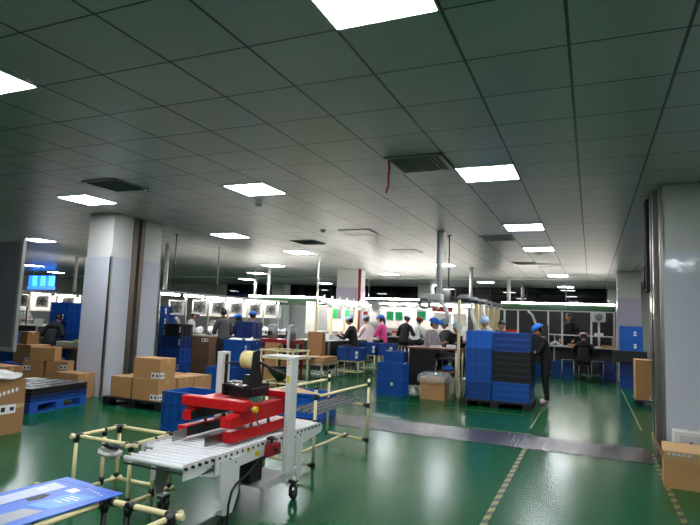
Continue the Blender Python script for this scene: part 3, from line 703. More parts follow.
# blue crates front of the lady's table
crate_stack(2, .52, .42, .305, -3.56, 10.42, .0, ['blue', 'blue'], 'crate of the pair left of the open floor carton', 'pair of crates in the middle aisle', 0, ('front', .06, .055, .02, .19, (0,)), nx=5, nz=3)
new_crate('blue crate on top of crates left of the brown topped bench', .42, .42, .28, 'blue', (-3.79, 11.3, .502), 0, None, None, 5, 3, 3)
new_crate('blue crate lowest behind the middle aisle pair', .42, .42, .5, 'blue2', (-3.79, 11.3, 0), 0, None, None, 5, 3, 3)
t = open_carton('small open carton with clear plastic liner under the brown topped bench', .46, .4, .4, (-2.7, 10.36, 0), 0, 'carton', (None, None, None, None))
b = B(); b.lathe([(.2, .28), (.3, .3), (.33, .36), (.3, .43), (.26, .47), (.2, .49), (.12, .46), (.02, .44)], (0, 0, 0), 28)
for v_ in b.bm.verts:
    v_.co.x *= 1.05; v_.co.y *= .92; v_.co += Vector((1, 1, .5)) * .03 * noise.noise(v_.co * 12)
b.obj('plastic_liner', 'film', t)

# pallet with the two tall crate stacks beside the standing worker
pallet('black pallet under the tall blue and black crate stacks', 1.2, 1.05, (-1.53, 10.38, 0), 'blackc', .12)
crate_stack(4, .45, .9, .293, -1.825, 10.42, .122, ['blue2', 'blue', 'blue', 'blueb'], 'deep crate of the left stack beside the standing worker', 'left crate stack on the black pallet', 0, None, nx=4, ny=6, nz=3)
crate_stack(11, .62, .9, .104, -1.275, 10.42, .122, ['blue'] * 3 + ['blackc'] * 5 + ['blue2'] * 3, 'shallow crate of the right stack beside the standing worker', 'right crate stack on the black pallet', 0, None, nx=1, ny=1, nz=1)
crate_stack(3, .5, .4, .3, -1.27, 11.15, 0, ['blue2'] * 3, 'crate beside the standing worker, behind the black pallet', 'crates by the worker', 0, None, nz=3)

# far right crates by the pillar
crate_stack(2, .5, .4, .31, .9, 15.5, 0, ['blue2', 'navy'], 'crate under the black tray at the far right pillar', 'far right crates', 0)
tag(box(-.38, .36, -.25, .25, 0, .28, bev=.01).obj('black_tote', 'blackc', None, (.88, 15.5, .626)), 'wide black tote between blue crates at the far right pillar', 'tote')
crate_stack(2, .5, .4, .30, .9, 15.5, .908, ['blue', 'blue'], 'labelled crate above the black tote at the far right pillar', 'far right crates', 0, ('front', .06, .1, .05, .07, (0, 1)))
t = thing('low_trolley', 'low dark trolley under the far right cartons', 'trolley', (1.05, 12.3, 0))
box(-.3, .3, -.4, .4, .095, .115).obj('deck', 'dgrey', t)
for x in (-.26, .26):
    for y in (-.36, .36): B().cyl((x, y, .05), (x, y, .0945), .012).lathe([(.001, -.012), (.035, -.012), (.035, .012), (.001, .012)], (x, y, .036), 14, 0, 'x').obj('caster', 'black', t)
carton('lower carton with label on the trolley left of the right pillar', .56, .6, .34, (1.05, 12.3, .117), 0, 'carton', ('front', .15, .06, -.05, .0))
carton('upper carton on the trolley left of the right pillar', .56, .6, .4, (1.05, 12.3, .459), 0, 'carton')

# dark notice board at the left edge
t = thing('notice_board', 'dark grey board with aluminium frame at the left picture edge', 'board', (-6.33, 4.0, 0))
box(-.72, .72, -.012, .012, .99, 2.11).obj('panel', 'board', t)
for q in ((-.76, .76, 2.11, 2.15), (-.76, .76, .945, .99)): box(q[0], q[1], -.02, .02, q[2], q[3], bev=.004).obj('frame_rail', 'alu', t)
for q in ((-.76, -.72), (.72, .76)): box(q[0], q[1], -.02, .02, .99, 2.11, bev=.004).obj('frame_stile', 'alu', t)
B().cyl((-.71, 0, .02), (-.71, 0, .945), .02).box(-.74, -.68, -.35, .35, 0, .025).obj('stand_leg', 'alu', t)

# ==================================================================  production lines
def fan(loc, rz, label, group='square exhaust fans over the benches', s=.36):
    t = thing('exhaust_fan', label, 'fan', loc, rz, group); a = s / 2
    b = B(); fr = [(-a, a, -.05, .05, -a, -a + .04), (-a, a, -.05, .05, a - .04, a), (-a, -a + .04, -.05, .05, -a + .04, a - .04), (a - .04, a, -.05, .05, -a + .04, a - .04)]
    for q in fr: b.box(*q)
    b.box(-a + .04, a - .04, .03, .045, -a + .04, a - .04).obj('housing', 'white', t)
    g = B()
    for r in (.04, .08, .115): g.lathe([(r - .004, -.004), (r + .004, -.004), (r + .004, .004), (r - .004, .004)], (0, -.048, 0), 24, 0, 'y', True)
    for k in range(8): g.box(-.13, .13, -.047, -.043, -.003, .003, mtx=Matrix.Rotation(k * PI / 8, 4, 'Y'))
    g.obj('grille', 'dgrey', t)
    bl = B(); bl.cyl((0, -.03, 0), (0, .02, 0), .035, 14)
    for k in range(5):
        bl.prism([(.0, .0), (.125, -.03), (.13, .05), (.03, .04)], 'y', -.012, -.006) if k == 0 else bl.box(.02, .13, -.012, -.006, -.035, .035, mtx=Matrix.Rotation(k * 2 * PI / 5, 4, 'Y'))
    bl.obj('blades', 'grey', t)
    return t
def bench_line(label, x0, x1, y0, y1, top, posts, pw, pm, railz, railm='grey', tubes=True, axis='y', backsheet=None, px=None, cat='assembly bench', rail=True, skirt=None, rail0=None, shm='white', ts=1):
    # benches running in y; posts is a list of y, px their x
    cx = (x0 + x1) / 2; px = cx if px is None else px
    t = thing('assembly_bench', label, cat, (cx, (y0 + y1) / 2, 0)); oy = (y0 + y1) / 2
    L = lambda v: v - oy
    box(x0 - cx, x1 - cx, L(y0), L(y1), top - .03, top, bev=.004).obj('bench_top', 'bench', t)
    n = max(2, int((y1 - y0) / 1.5))
    for k in range(n + 1):
        yy = y0 + .05 + (y1 - y0 - .1) * k / n
        for xx in (x0 + .05, x1 - .05): box(xx - cx - .02, xx - cx + .02, L(yy) - .02, L(yy) + .02, 0, top - .031).obj('leg', 'alu', t)
    for yy in posts: box(px - cx - pw, px - cx + pw, L(yy) - pw, L(yy) + pw, (top + .001) if yy > y0 else 0, railz - .001).obj('post', pm, t)
    if rail: box(px - cx - .04, px - cx + .04, L((y0 - .15) if rail0 is None else rail0), L(y1), railz, railz + .05).obj('top_rail', railm, t)
    if skirt: box(skirt - cx, skirt - cx + .012, L(y0 + .1), L(y1 - .1), .1, top - .04).obj('dark_panel', 'dgrey', t)  # added dark sheet, stands in for the dark clutter under the bench
    if skirt: box(x0 - cx + .08, x1 - cx - .08, L(y0 + .03), L(y0 + .042), .1, top - .04).obj('dark_end_fill', 'dgrey', t)  # same dark filler across the near end
    if backsheet: box(backsheet[0] - cx, backsheet[0] - cx + .01, L(y0 + .2), L(y1), backsheet[1], backsheet[2]).obj('back_sheet', shm, t)
    if tubes:
        for yy in posts[:-1]: box(px - cx + ts * .115 - .025, px - cx + ts * .115 + .025, L(yy + .08), L(yy + .8), railz - .05, railz - .01).obj('tube_lamp', 'tube', t)
    return t
def arm(parent_label, loc, rz, label, h=.55, group='white bent extractor arms', m='white'):
    t = thing('fume_extractor', label, 'extractor arm', loc, rz, group)
    B().tube([(0, 0, 0), (0, 0, -h * .35), (.06, -.02, -h * .6), (.2, -.05, -h)], .035, 12).obj('hose', m, t)
    B().lathe([(.03, .06), (.09, -.03), (.085, -.03), (.028, .05)], (.21, -.05, -h), 16).obj('hood', m, t)
    return t

# line 1: fans, left
P1 = [10.15, 11.09, 11.98, 12.87, 13.81, 14.68, 15.58]
bench_line('long fan bench right of the left pillar with grey posts and white lamps', -9.9, -8.98, 11.85, 16.3, .86, P1, .022, 'alu', 1.88, 'grey', True, backsheet=(-9.62, 1.35, 1.8), px=-9.3, skirt=-9.12, rail0=10.0, ts=-1)
for i, (y, zz) in enumerate([(10.75, 1.52), (11.62, 1.56), (12.42, 1.56), (13.25, 1.57), (14.2, 1.58), (15.1, 1.6)]):
    fan((-9.3, y, zz + .02), math.radians(25), ['first', 'second', 'third', 'fourth', 'fifth', 'sixth'][i] + ' square exhaust fan from the left pillar on the fan bench')
tag(B().tube([(-9.28, 10.75, 1.3), (-9.2, 10.75, 1.15), (-9.25, 10.8, 1.0), (-9.12, 10.9, .98)], .05, 12).obj('flexible_hose', 'grey'), 'grey flexible hose hanging below the first exhaust fan', 'hose')
# line 0: far left behind the pillar
bench_line('far left assembly bench under grey posts between the dark board and pillar', -16.6, -15.3, 11.6, 16.5, .86, [11.8, 12.75, 13.7, 14.7, 15.7], .035, 'alu', 1.86, 'bench', True, backsheet=(-16.4, 1.3, 1.8), px=-16, skirt=-15.5, ts=-1)
for i, (x, y) in enumerate([(-16.0, 11.55), (-16.0, 12.25), (-16.0, 13.2)]):
    fan((x, y, 1.6), math.radians(35), ['left', 'middle', 'right'][i] + ' exhaust fan of the three on the far left bench')
# line 2: cream post, white panels, green boards
bench_line('white assembly bench with cream front post in the middle of the hall', -7.1, -6.1, 12.85, 16.45, .85, [12.9, 13.8, 14.7, 15.6, 16.4], .03, 'cream', 1.9, 'white', True, backsheet=(-6.95, 1.0, 1.85), px=-6.55, skirt=-6.25)
for i, y in enumerate([13.0, 13.5, 14.0, 14.5, 15.0, 15.5, 16.0]):
    arm('', (-6.4, y, 2.02), .3 * (i % 3), ['first', 'second', 'third', 'fourth', 'fifth', 'sixth', 'seventh'][i] + ' white extractor arm from the front of the middle bench', .3)
def info_board(loc, w, h, label, face='green', half=None, rz=0):
    t = thing('instruction_board', label, 'board', loc, rz, 'instruction boards'); a, c = w / 2, h / 2
    box(-a, a, -.01, .01, -c, c).obj('frame', 'white', t)
    box(-a + .03, (a - .03) if half is None else (-a + w * half), -.013, -.0105, -c + .03, c - .03).obj('sheet', face, t)
    if half is not None: box(-a + w * half + .005, a - .03, -.013, -.0105, -c + .03, c - .03).obj('grey_sheet', 'grey', t)
    return t
info_board((-6.5, 13.1, 1.42), .34, .62, 'tall white instruction board at the front of the middle bench', 'paper')
tag(box(-.17, .17, -.01, .01, 0, .045).box(.0, .17, -.012, -.0105, .002, .043, 1).obj('name_strip', ['green', 'black'], None, (-6.5, 13.08, 1.75)), 'green and black strip above the tall white board', 'sign')
info_board((-6.42, 13.9, 1.55), .3, .32, 'white board with half green sheet, left one on the middle bench', 'green', .5)
info_board((-6.35, 14.6, 1.55), .34, .32, 'white board with half green sheet, right one on the middle bench', 'green', .45)
info_board((-6.1, 15.2, 1.52), .2, .34, 'white board with dark red strip on the middle bench', 'dred')
info_board((-6.0, 15.6, 1.52), .3, .34, 'white board at the rear end of the middle bench', 'paper')
# line F2: back cross bench with green boards
def cross_bench(label, x0, x1, y, d, top, posts, pw, pm, railz, railm, tubes=True, backsheet=None, rail_h=.05):
    cx = (x0 + x1) / 2; t = thing('assembly_bench', label, 'assembly bench', (cx, y, 0))
    box(x0 - cx, x1 - cx, -d / 2, d / 2, top - .03, top, bev=.004).obj('bench_top', 'bench', t)
    n = max(2, int((x1 - x0) / 1.2))
    for k in range(n + 1):
        xx = x0 + .05 + (x1 - x0 - .1) * k / n - cx
        for yy in (-d / 2 + .05, d / 2 - .05): box(xx - .02, xx + .02, yy - .02, yy + .02, 0, top - .031).obj('leg', 'alu', t)
    for xx in posts: box(xx - cx - pw, xx - cx + pw, -pw, pw, top + .001, railz - .001).obj('post', pm, t)
    box(x0 - cx, x1 - cx, -.05, .05, railz, railz + rail_h).obj('top_rail', railm, t)
    if backsheet: box(x0 - cx, x1 - cx, backsheet[0], backsheet[0] + .01, backsheet[1], backsheet[2]).obj('back_sheet', 'white', t)
    box(x0 - cx + .1, x1 - cx - .1, .0, .012, .1, top - .04).obj('dark_under_fill', 'dgrey', t)  # dark sheet added to fill the dim space below the bench top
    if tubes:
        for k in range(len(posts) - 1): box(posts[k] - cx + .08, posts[k + 1] - cx - .08, -.14, -.09, railz - .05, railz - .01).obj('tube_lamp', 'tube', t)
    return t
cross_bench('back assembly bench with green boards under a row of white lamps', -5.75 - 1.2, -3.4, 18.6, 1.0, .88, [-6.9, -6.2, -5.5, -4.8, -4.1, -3.45], .035, 'white', 2.0, 'white', True, (.3, 1.15, 1.9))
info_board((-6.46, 18.4, 1.58), .30, .34, 'left green instruction board on the back bench'); info_board((-6.13, 18.4, 1.58), .30, .34, 'middle green instruction board on the back bench'); info_board((-5.33, 18.4, 1.62), .36, .36, 'right green instruction board on the back bench')
info_board((-4.6, 18.4, 1.52), .62, .42, 'wide white instruction board below the red banner', 'paper')
info_board((-4.0, 18.4, 1.52), .42, .42, 'white instruction board right of the wide one', 'paper')
tag(box(-.34, .34, -.01, .01, -.09, .09).obj('banner', 'dred', None, (-4.6, 18.38, 1.87)), 'dark red banner strip above the white boards', 'banner')
for i, x in enumerate([-6.6, -5.95, -5.3, -4.9]):
    t = thing('lamp_hood', ['leftmost', 'second', 'third', 'rightmost'][i] + ' white lamp hood over the back bench', 'lamp', (x, 18.25, 1.88), 0, 'white lamp hoods')
    B().tube([(-.22, 0, 0), (-.14, 0, .06), (0, 0, .08), (.14, 0, .06), (.22, 0, 0)], .035, 10).obj('hood', 'white', t)
    B().tube([(-.17, -.01, -.03), (-.08, -.02, -.08), (.08, -.02, -.08), (.17, -.01, -.03)], .012, 8).obj('bracket', 'grey', t)
# ceiling hung tube fixture rails
def tube_rail(label, x0, x1, y, z, green=True):
    cx = (x0 + x1) / 2; t = thing('light_rail', label, 'lamp', (cx, y, z)); w = (x1 - x0) / 2
    box(-w, w, -.03, .03, 0, .05).obj('batten', 'white', t)
    n = max(1, round(w * 2 / 1.25))
    for k in range(n): box(-w + k * 2 * w / n + .02, -w + (k + 1) * 2 * w / n - .02, -.05, -.031, .0, .045).obj('tube_lamp', 'tube', t)
    if green: box(-w, w, -.02, .02, -.24, -.001).obj('belt_side', 'dgreen', t)
    for x in (-w + .2, w - .2): B().cyl((x, 0, .051), (x, 0, H - z - .001), .008, 8).obj('hanger', 'alu', t)
    return t
tube_rail('long white light rail over the green belt line on the right', -2.85, .7, 19.7, 2.17)
tube_rail('white light rail left of the far middle pillar', -10.8, -8.0, 16.1, 2.05)
tube_rail('white light rail right of the far middle pillar', -8.0, -4.9, 19.7, 2.2, False)
# line 3: cream posts with grey hoods
P3 = [11.2, 12.1, 13.0, 13.9, 14.8, 15.7]
bench_line('long bench with a row of cream posts right of centre', -2.75, -2.0, 13.1, 16.4, .88, P3[2:], .06, 'cream', 1.86, 'grey', False, px=-2.38, skirt=-2.15, backsheet=(-2.7, 1.0, 1.8), shm='dgrey')  # dark sheet added behind these posts to keep the gaps dark
tag(box(-.025, .025, -.025, .025, 0, 1.88).obj('cream_post', 'cream', None, (-2.38, 10.87, 0)), 'tall cream post at the corner of the brown topped bench', 'post')
for y, l in ((12.1, 'second cream post from the front of the cream post row'),): tag(box(-.05, .05, -.05, .05, 0, 1.86).obj('cream_post', 'cream', None, (-2.38, y + .55, 0)), l, 'post')
for i, y in enumerate([11.3, 12.2] + P3[2:]):
    t = thing('fume_extractor', ['first', 'second', 'third', 'fourth', 'fifth', 'sixth'][i] + ' grey extractor hood from the front of the cream post row', 'extractor hood', (-2.38, y, 1.92), 0, 'grey extractor hoods')
    B().lathe([(.001, .09), (.09, .08), (.14, .04), (.15, 0), (.14, .0), (.001, .02)], (0, 0, 0), 20).obj('hood', 'grey', t)
    box(-.12, .12, -.03, .03, -.028, -.001).obj('bracket', 'black', t)
for i, y in enumerate([11.2, 12.5]):
    arm('', (-2.2, y, 1.84), -.5, ['first', 'second', 'third', 'fourth'][i] + ' white hose arm along the cream post row', .55, 'white hose arms of the cream post row')
t = thing('blower_unit', 'tangled white blower unit hanging below the hanging duct', 'blower', (-2.6, 9.6, 1.75))
box(-.2, .2, -.12, .12, .05, .18, bev=.03).obj('housing', 'white', t); B().lathe([(.08, -.06), (.1, -.06), (.1, .05), (.08, .05)], (-.1, -.1, .0), 18, 0, 'y', True).obj('scroll', 'grey', t)
B().tube([(.15, 0, .06), (.25, -.02, -.05), (.3, 0, -.2), (.25, .02, -.35)], .035, 10).obj('hose', 'white', t)
# line F1 right : dark bench under the green belt
cross_bench('dark far right bench under the green belt panel', -2.6, .62, 17.6, .8, .88, [-2.45, -2.05, -1.18, -.79, .0, .6], .025, 'white', 1.88, 'white', False, None, .03)
t = thing('parts_shelf', 'white parts shelf with red trays over the far right bench', 'shelf', (-1.0, 17.75, 1.18))
box(-1.5, 1.6, -.15, .15, 0, .03).obj('board', 'white', t)
for x in (-1.45, 0, 1.55): box(x - .015, x + .015, -.1, -.07, -.298, -.001).obj('bracket', 'alu', t)
for i, (x, w_, m_) in enumerate([(-2.25, .4, 'red'), (-1.75, .2, 'paper'), (-1.35, .3, 'red'), (-.2, .3, 'dred'), (.2, .24, 'paper')]):
    tag(box(-w_ / 2, w_ / 2, -.1, .1, 0, .08, bev=.01).obj('parts_tray', m_, None, (x, 17.75, 1.211)), ['red parts tray at the left end of the white shelf', 'white parts tray second from left on the white shelf', 'red parts tray in the middle of the white shelf', 'dark red parts tray fourth from left on the white shelf', 'white parts tray at the right end of the white shelf'][i], 'tray')
t = thing('desk_lamp', 'white goose neck bench lamp with round head near the far pillar', 'lamp', (.2, 17.4, .882))
B().lathe([(.001, 0), (.09, 0), (.09, .03), (.001, .03)]).obj('base', 'white', t); B().cyl((0, 0, .031), (0, 0, .72), .03, 12).obj('stem', 'white', t)
box(-.18, .18, -.08, .06, .72, 1.0, bev=.04).obj('lamp_head', 'white', t); B().lathe([(.001, 0), (.1, 0), (.09, .02), (.001, .02)], (0, -.105, .86), 18, 0, 'y').obj('lens', 'grey', t)
tag(B().tube([(-1.75, 17.5, 1.87), (-1.62, 17.45, 1.75), (-1.52, 17.4, 1.5), (-1.36, 17.4, 1.24)], .035, 10).obj('white_hose', 'white'), 'white hose sloping down to the far right bench', 'hose')
tag(B().tube([(-1.15, 17.3, .885), (-.95, 17.3, 1.0), (-.9, 17.3, .95), (-.8, 17.3, .885)], .04, 10).obj('hand_tool', 'white'), 'white bent hand tool lying on the far right bench', 'tool')
for i, (x, y, m_, w_, h_) in enumerate([(-.75, 17.1, 'blue2', .55, .45), (.4, 17.1, 'navy', .4, .5), (-1.6, 17.1, 'blue2', .5, .5)]):
    new_crate(['blue crate under the far right bench, nearest the aisle', 'navy crate under the right end of the far right bench', 'blue crate under the left end of the far right bench'][i], w_, .4, h_, 'blackc' if m_ == 'dgrey' else m_, (x, y + .1, 0), 0)
for i, (x, w_, d_) in enumerate([(-.6, .7, .05), (.15, .8, .05)]):
    t = thing('metal_stool', ['low metal stool frame in front of the far right bench, left', 'low metal stool frame in front of the far right bench, right'][i], 'stool', (x, 16.75, 0))
    box(-.17, .17, -.15, .15, .5, .53, bev=.005).obj('seat', 'dgrey', t)
    for a in (-.15, .15):
        for c in (-.13, .13): B().cyl((a, c, 0), (a, c, .499), .012, 8).obj('leg', 'alu', t)
t = thing('dark_screen', 'long dark screen standing behind the far right bench', 'screen', (-1.05, 19.2, 0))
box(-1.9, 1.75, -.02, .02, .05, 1.95).obj('panel', 'black', t)
for x in (-1.8, 0, 1.65): box(x - .03, x + .03, -.25, .25, 0, .049).obj('foot', 'dgrey', t)
t = thing('black_partition', 'black partition board behind the standing worker', 'partition', (-1.27, 14.0, 0))
box(-.33, .33, -.02, .02, .55, 1.46).obj('board', 'black', t)
for x in (-.3, .3): box(x - .02, x + .02, -.2, .2, 0, .03).box(x - .015, x + .015, -.015, .015, .03, .549).obj('leg', 'dgrey', t)
# bright blue band far left, its glow put in as emission
t = thing('glowing_blue_band', 'bright blue glowing strips under the ceiling at far left', 'lit sign', (-22.4, 17.3, 2.2))
for k in range(6): box(-1.15 + k * .27, -.9 + k * .27, -.04, .04, .16, .62).obj('glow_strip', 'blueglow2' if k % 2 else 'lcd', t)
box(-1.18, .5, -.05, .05, .0, .14).obj('lower_band', 'lcd', t); box(-1.2, .52, .05, .07, -.02, .66).obj('back_plate', 'navy', t)
for x in (-1.0, .4): B().cyl((x, .06, .66), (x, .06, H - 2.201), .01, 8).obj('hanger', 'alu', t)

# ------------------------------------------------------------------ things between the machine and the benches
t = thing('low_table', 'low cream pipe table stacked with flat cardboard in the middle of the hall', 'table', (-6.2, 12.27, 0))
box(-.4, .4, -.43, .43, .30, .32, bev=.004).obj('table_top', 'bench', t)
for x in (-.36, 0, .36):
    for y in (-.39, .39): B().cyl((x, y, 0), (x, y, .299), .016, 10).obj('leg', 'cream', t)
box(-.36, .36, -.01, .01, .12, .14).obj('stretcher', 'cream', t)
nm = ['lowest', 'second', 'third', 'topmost']
for k in range(4):
    t = thing('cardboard_sheet', nm[k] + ' flat cardboard bundle on the low cream pipe table', 'cardboard', (-6.2 + .02 * (k % 2), 12.27, .322 + k * .042), .03 * (k - 1), 'flat cardboard bundles')
    box(-.4, .4, -.42, .42, 0, .04, bev=.004).obj('bundle', 'carton' if k % 2 else 'flap', t); 
    if k == 3: box(-.06, .06, -.4225, -.4205, .002, .038).box(-.06, .06, -.4225, .1, .0405, .042).obj('strap', 'paper', t)
t = thing('cardboard_sheet', 'upright brown cardboard panel standing on the flat cardboard stack', 'cardboard', (-6.28, 12.35, .492))
box(-.2, .2, -.03, .03, 0, .58, mtx=Matrix.Rotation(-.06, 4, 'X')).obj('panel', 'carton2', t); box(-.2, .2, .03, .17, 0, .56).obj('side_panel', 'carton2', t)
def tote_stand(label, x, y, w, d, zl, h, lab=True, m='blue2', group='blue totes on pipe stands'):
    t = thing('pipe_stand', 'pipe stand under the ' + label.split(' in front')[0].split(' right of')[0].split(' behind')[0], 'stand', (x, y, 0), 0, 'pipe stands under totes')
    for a in (-w / 2 + .03, w / 2 - .03):
        for c in (-d / 2 + .03, d / 2 - .03): B().cyl((a, c, 0), (a, c, zl - .016), .015, 10).obj('leg', 'cream', t)
    for zz in (zl - .03, .12):
        for c in (-d / 2 + .03, d / 2 - .03): B().cyl((-w / 2 + .03, c, zz), (w / 2 - .03, c, zz), .0145, 10).obj('cross_rail', 'cream', t)
        for a in (-w / 2 + .03, w / 2 - .03): B().cyl((a, -d / 2 + .03, zz), (a, d / 2 - .03, zz), .0143, 10).obj('side_rail', 'cream', t)
    new_crate(label, w, d, h, m, (x, y, zl), 0, group, ('front', .07, .17, w * .33, .06) if lab else None, 2, 2, 1, 'plastic_tote')
tote_stand('blue tote on a stand nearest the man in black', -5.54, 12.95, .6, .45, .40, .32)
tote_stand('blue tote on a stand in the middle in front of the pink shirt', -5.5, 14.05, .52, .42, .50, .31)
tote_stand('blue tote on a stand right of the three in the middle aisle', -4.97, 14.05, .4, .42, .50, .31)
tote_stand('navy tote on a stand behind the bag filled blue crate', -7.55, 11.3, .5, .42, .88, .38, False, 'navy')
# red framed machine with two grey motors
t = thing('press_machine', 'red framed bench machine with two grey motors', 'machine', (-6.55, 11.25, 0))
box(-.45, .4, -.3, .3, .8, .9, bev=.008).obj('table', 'dred', t)
for x in (-.41, .34):
    for y in (-.26, .24): box(x, x + .05, y, y + .05, 0, .799).obj('leg', 'dred', t)
box(-.36, .33, -.2, .2, .45, .5).obj('lower_shelf', 'dgrey', t); box(-.3, .25, -.18, .18, .501, .78).obj('gear_case', 'black', t)
for x in (-.28, .2):
    mo = B().cyl((x, 0, .901), (x, 0, 1.18), .12, 18).lathe([(.001, 1.24), (.08, 1.23), (.121, 1.18), (.121, 1.17)], (x, 0, 0), 18).obj('motor', 'grey', t)
    box(x - .05, x + .05, -.16, -.121, .98, 1.08, bev=.005).obj('terminal_box', 'motor', mo)
box(.31, .36, -.36, -.31, 0, 1.2).obj('white_post', 'white', t)
tag(box(-.18, .18, -.02, .02, 0, .88).box(.15, .18, -.02, .1, 0, .84).obj('cardboard_sheet', 'carton', None, (-6.02, 9.95, 0)), 'tall brown cardboard panel standing behind the tape roll', 'cardboard')
carton('small brown carton on the floor under the red framed machine', .25, .25, .6, (-5.95, 10.45, 0), 0, 'carton2')
t = thing('pipe_table', 'pipe table with white top behind the white machine column', 'table', (-5.1, 8.85, 0))
for x in (-.32, .32):
    for y in (-.28, .28):
        B().cyl((x, y, 0), (x, y, .84), .0145, 10).obj('post', 'cream', t); B().cyl((x, y, .841), (x, y, .86), .017, 10).obj('end_cap', 'black', t)
box(-.31, .31, -.27, .27, .70, .72).obj('table_top', 'white', t)
for z in (.68, .815, .25):
    for y in (-.28, .28): B().cyl((-.36, y, z), (.36, y, z), .0143, 10).obj('cross_rail', 'cream', t)
    for x in (-.32, .32): B().cyl((x, -.3, z), (x, .3, z), .0141, 10).obj('side_rail', 'cream', t)
for x in (-.32, .32):
    for y in (-.28, .28):
        for z in (.68, .25): joint((x, y, z), (Z * .5, -Z * .5)).obj('joint', 'black', t)
t = thing('green_hopper', 'dark green hopper under the white topped pipe table', 'hopper', (-5.15, 8.8, .27))
B().lathe([(.06, 0), (.22, .18), (.22, .24), (.2, .24), (.05, .02)], (0, 0, 0), 20).obj('cone', 'dgreen', t)
t = thing('dark_motor', 'small dark motor on the floor under the pipe table', 'motor', (-4.93, 8.72, 0))
box(-.1, .1, -.1, .1, 0, .03).obj('foot', 'dgrey', t); box(-.09, .09, -.1, .1, .031, .26, bev=.02).obj('housing', 'motor', t); B().cyl((0, -.1, .16), (0, -.14, .16), .04, 14).obj('shaft', 'steel', t)

# brown topped bench with two packers
t = thing('packing_bench', 'brown topped packing bench with black skirt beside the cream post', 'bench', (-2.98, 11.5, 0))
box(-.55, .53, -.36, .34, .87, .90, bev=.004).obj('bench_top', 'woodt', t)
for x in (-.5, .48):
    for y in (-.3, .28): B().cyl((x, y, 0), (x, y, .869), .02, 10).obj('leg', 'cream', t)
box(-.49, .06, -.345, -.325, .12, .865).obj('dark_panel', 'clblack', t)
box(.09, .47, -.28, .25, .42, .44).obj('shelf', 'woodt', t); box(.09, .47, -.28, .25, .68, .70).obj('shelf', 'dgrey', t)
tag(B().ell((0, 0, .06), (.12, .1, .06)).obj('blue_bag', 'blueb', None, (-2.7, 11.35, .441)), 'crumpled blue bag on the shelf of the brown topped bench', 'bag')
for x, y, l, w_, h_ in [(-2.95, 11.3, 'white paper pack in front of the packer in grey', .22, .05), (-2.65, 11.4, 'white paper pack at the right on the brown topped bench', .18, .07)]:
    tag(box(-w_ / 2, w_ / 2, -.08, .08, 0, h_, bev=.008).obj('paper_pack', 'paper', None, (x, y, .9012)), l, 'paper')
# left corner behind the pillar: work table with pale green machine
t = thing('work_table', 'brown work table behind the cartons left of the pillar', 'table', (-11.2, 9.75, 0))
box(-.75, .6, -.35, .35, .46, .5, bev=.004).obj('table_top', 'woodt', t)
for x in (-.7, .55):
    for y in (-.3, .3): box(x - .025, x + .025, y - .025, y + .025, 0, .459).obj('leg', 'dgrey', t)
box(.0, .55, -.3, .3, .05, .44).obj('cabinet', 'cartond', t)
t = thing('green_press', 'pale green bench machine with white arm on the brown work table', 'machine', (-11.3, 9.7, .501))
box(-.55, .0, -.15, .15, 0, .12, bev=.01).obj('base', 'mgreen', t); box(.05, .5, -.14, .14, .0, .15, bev=.015).obj('bed', 'mgreen', t)
box(-.05, .3, -.1, .1, .151, .17).obj('yellow_plate', 'yellow', t); box(.08, .14, -.04, .04, .171, .85).obj('white_arm', 'white', t)
box(.2, .45, -.06, .06, .45, .52).box(.3, .38, -.05, .05, .52, .62).obj('yellow_head', 'yellow', t)
crate_stack(2, .62, .42, .4, -12.7, 9.15, 0, ['blue', 'blue'], 'crate left of the dark clothed worker behind the pillar', 'pair of blue crates far left', 0)
crate_stack(6, .6, .42, .26, -13.45, 11.0, 0, ['blue2'] * 6, 'crate of the left far stack beside the pillar', 'far left crate stacks', 0, ('front', .05, .12, .2, .08, (3, 4)))
crate_stack(6, .6, .42, .26, -12.82, 11.0, 0, ['blue2'] * 6, 'crate of the right far stack beside the pillar', 'far left crate stacks', 0)
# clutter on the benches
def clutter(name, label, cat, group, spots, m, z, shape):
    me = None
    for (x, y, r) in spots:
        if me is None:
            o = shape().obj(name, m, None, (x, y, z), r); me = o.data
        else:
            o = bpy.data.objects.new(name, me); COL.objects.link(o); o.location = (x, y, z); o.rotation_euler = (0, 0, r)
        tag(o, label, cat, group)
def lump(w=.16, h=.1, sd=0):
    b = B(); b.ell((0, 0, h * .5), (w, w * .8, h * .5), u=18, v=10)
    for v_ in b.bm.verts: v_.co += v_.co.normalized() * .05 * noise.noise(v_.co * 9 + Vector((sd, 0, 0))); v_.co.z = max(0, v_.co.z)
    return b
R = random.Random(3)
clutter('cloth_bundle', 'white bundled parts bag lying on the fan bench', 'bag', 'white bags on the fan bench', [(-9.15 - R.random() * .15, 12.1 + k * .42, R.random() * 3) for k in range(10)], 'clwhite', .861, lambda: lump(.13, .16))
clutter('cloth_bundle', 'white bundled parts bag on the left half of the fan bench', 'bag', 'white bags on the fan bench rear', [(-9.6 - R.random() * .08, 12.1 + k * .47, R.random() * 3) for k in range(9)], 'capw', .861, lambda: lump(.12, .2, 3))
clutter('parts_box', 'small black and white parts box on the fan bench', 'box', 'parts boxes on the fan bench', [(-9.38, 12.3 + k * .9, 0) for k in range(4)], 'dgrey', .861, lambda: box(-.08, .08, -.1, .1, 0, .1, bev=.008))
clutter('parts_box', 'white parts box on the middle bench', 'box', 'boxes on the middle bench', [(-6.35, 13.2 + k * .45, R.random()) for k in range(7)], 'paper', .851, lambda: box(-.1, .1, -.09, .09, 0, .16, bev=.01))
clutter('parts_box', 'grey parts box at the rear of the middle bench', 'box', 'grey boxes on the middle bench', [(-6.75, 13.3 + k * .6, R.random()) for k in range(5)], 'grey', .851, lambda: box(-.1, .1, -.09, .09, 0, .2, bev=.01))
